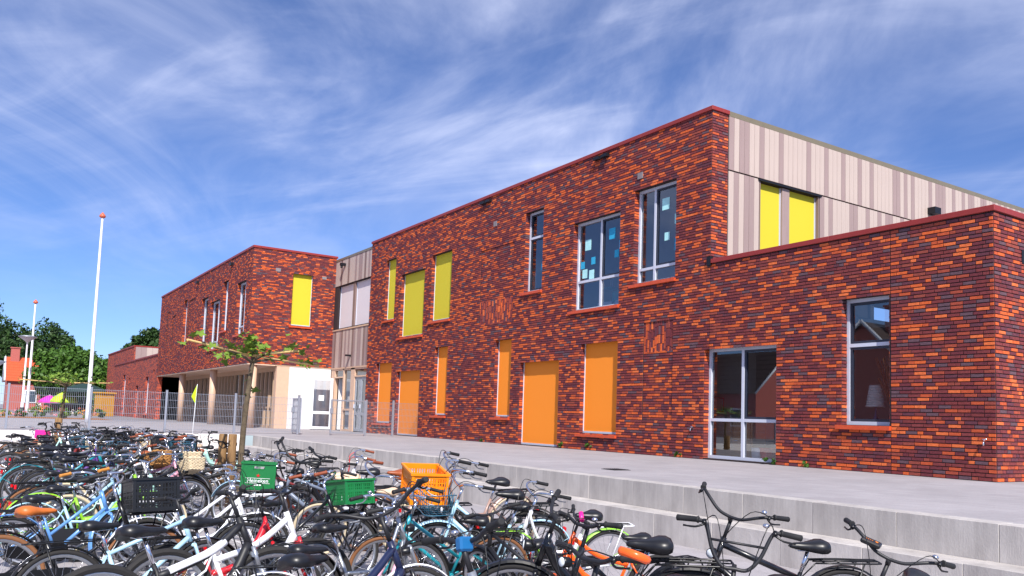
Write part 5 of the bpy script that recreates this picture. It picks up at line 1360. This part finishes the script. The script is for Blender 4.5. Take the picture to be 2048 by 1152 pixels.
put('R14', 'bicycle with a green beer crate lettered in white facing the camera', frame='diamond', front='beer', **MT)
put('R12', 'black bicycle with tall handlebars just right of the staked tree', frame='oma', bar='riser', barm='paint_matt')
o = put('WF', 'white bicycle standing alone at the far left end with magenta bag', frame='oma', paint='paint_white', guard='paint_white')
b = MB(); b.cbox(.46, .78, -.17, .17, .80, 1.04, .02); on_bike(o, 'front_bag', b, 'magenta_plastic')
# the rest of the two rows, in order of distance
rb = random.Random(31)
PAINTS = ['paint_black'] * 6 + ['paint_matt'] * 3 + ['paint_navy', 'paint_white', 'paint_white', 'paint_white', 'paint_white', 'paint_silver', 'paint_silver', 'paint_silver', 'paint_teal', 'paint_sky', 'paint_sky', 'paint_ice', 'paint_ice', 'paint_wine', 'paint_red', 'paint_lime', 'paint_purple', 'paint_mint', 'paint_taupe', 'paint_pink', 'paint_grey']
CN = {'paint_black': 'glossy black', 'paint_matt': 'matt black', 'paint_navy': 'navy blue', 'paint_white': 'white', 'paint_silver': 'silver', 'paint_teal': 'teal', 'paint_sky': 'sky blue', 'paint_ice': 'ice blue', 'paint_wine': 'wine red', 'paint_red': 'bright red', 'paint_lime': 'lime green', 'paint_purple': 'purple', 'paint_mint': 'mint green', 'paint_taupe': 'taupe', 'paint_pink': 'pink', 'paint_grey': 'blue grey'}
def fill(x0, x1, ybase, heading, pitch, rowname, drift):
    x, k = x0, 0
    while x > x1:
        y = ybase + drift * (x0 - x) + rb.uniform(-.28, .28)
        xx = x + rb.uniform(-.10, .10); x -= pitch * rb.uniform(.8, 1.2)
        if min((abs(xx - a) + .35 * abs(y - c_) for a, c_ in TAKEN), default=9) < .24: continue
        v_ = RC.T @ (np.array([xx, y, GZ + .7]) - POS)
        if 375 < 1024 + F * v_[0] / v_[1] < 585 and v_[1] < 9.4: continue      # the beer crate stays in view
        if -6.4 < xx < -3.3 and y > -11.0: continue      # kept clear round the staked tree
        p = rb.choice(PAINTS); fr_ = rb.choice(['oma', 'oma', 'mixte', 'mixte', 'diamond', 'mtb', 'beam', 'trans']); sporty = fr_ in ('mtb', 'beam')
        front = rb.choice([None] * 7 + ['wicker', 'pale', 'pale', 'black', 'black', 'wire']) if not sporty else None
        if 360 < 1024 + F * v_[0] / v_[1] < 680: front = None
        sad = rb.choice(['saddle_black'] * 5 + ['saddle_brown', 'saddle_cream']); gr = 'grip_brown' if sad == 'saddle_brown' else 'grip_black'
        bk = rb.choice(['flat', 'riser']) if sporty else rb.choice(['dutch', 'dutch', 'dutch', 'riser', 'flat'])
        acc = {None: '', 'wicker': ' and wicker basket', 'pale': ' and pale woven basket', 'black': ' and black crate', 'wire': ' and wire basket'}[front]
        lb = '%s bicycle%s, %s saddle, %s plain bike in %s' % (CN[p], acc.replace(' and', ' with'), sad[7:], ORD[k], rowname)
        reg(bike(lb, xx, y, heading + rb.gauss(0, 9), rb.uniform(.72, .88), frame=fr_, bar=bk, paint=p, fork=rb.choice([None, None, 'chrome', 'paint_black']), saddle=sad, grip=gr, tyre=rb.choice(['rubber'] * 6 + ['rubber_brown', 'rubber_cream']), guards=fr_ != 'mtb', rack=not sporty and rb.random() < .8, front=front,
                 guard=rb.choice(['plastic_black', 'plastic_black', p]), lean=rb.uniform(2, 14), steer=rb.gauss(0, 20), barm='paint_matt' if sporty or rb.random() < .3 else 'chrome', group=G1)); k += 1
put('X1', 'ice blue bicycle squeezed between the crate bicycle and the white topped one', frame='diamond', paint='paint_ice', **MT)
put('X2', 'bright red bicycle leaning low behind the white topped mountain bike', frame='beam', paint='paint_red', **MT)
put('X3', 'silver bicycle just behind the navy black foreground mountain bike', frame='oma', paint='paint_silver', guard='plastic_black')
put('X4', 'white children bicycle with black saddle beside the tilted green crate', frame='oma', paint='paint_white', guard='paint_white')
put('X8', 'orange children bicycle with thick frame showing left of the hand guard', frame='mtb', paint='paint_orange', guards=False, rack=False, **MT)
put('X9', 'matt black bicycle with flat bar low in front of the white step through', frame='diamond', paint='paint_matt', **MT)
put('X6', 'black bicycle with brown grips behind the orange crate', frame='diamond', grip='grip_brown')
put('X7', 'teal children bicycle with brown tyres in front of the orange crate', frame='mixte', paint='paint_teal', tyre='rubber_brown')
fill(-.95, -12.9, -12.30, 86, .36, 'left row', .010)
fill(-.2, -12.0, -11.40, 80, .48, 'middle row', .0)
fill(-.6, -12.4, -10.3, -96, .42, 'right row', .0)
# small things on individual bikes
b = MB(); b.tube([(0, 0, 0), (.02, 0, .75), (.05, .02, 1.52)], .005, 5)
x, y = unp(387, 862, 2, .0)[0], unp(387, 862, 2, .0)[1]
D_ = 14.5; r_ = ray(385, 862); px_ = POS + D_ * r_
t = thing('safety_pennant', 'lime yellow safety flag on a thin white whip above the far bikes', 'flag', (px_[0], px_[1], px_[2] - .7))
b.obj('whip', m_whitepaint, t)
b = MB(); b.poly([(.05, .02, 1.52), (.11, .0, 1.28), (.03, .01, 1.18)]); b.poly([(.03, .01, 1.18), (.11, .0, 1.28), (.05, .02, 1.52)]); b.poly([(.05, .02, 1.52), (.02, -.06, 1.3), (.03, .01, 1.18)])
b.obj('flag', mat('flag_lime', (190, 226, 20), .6, var=0), t)
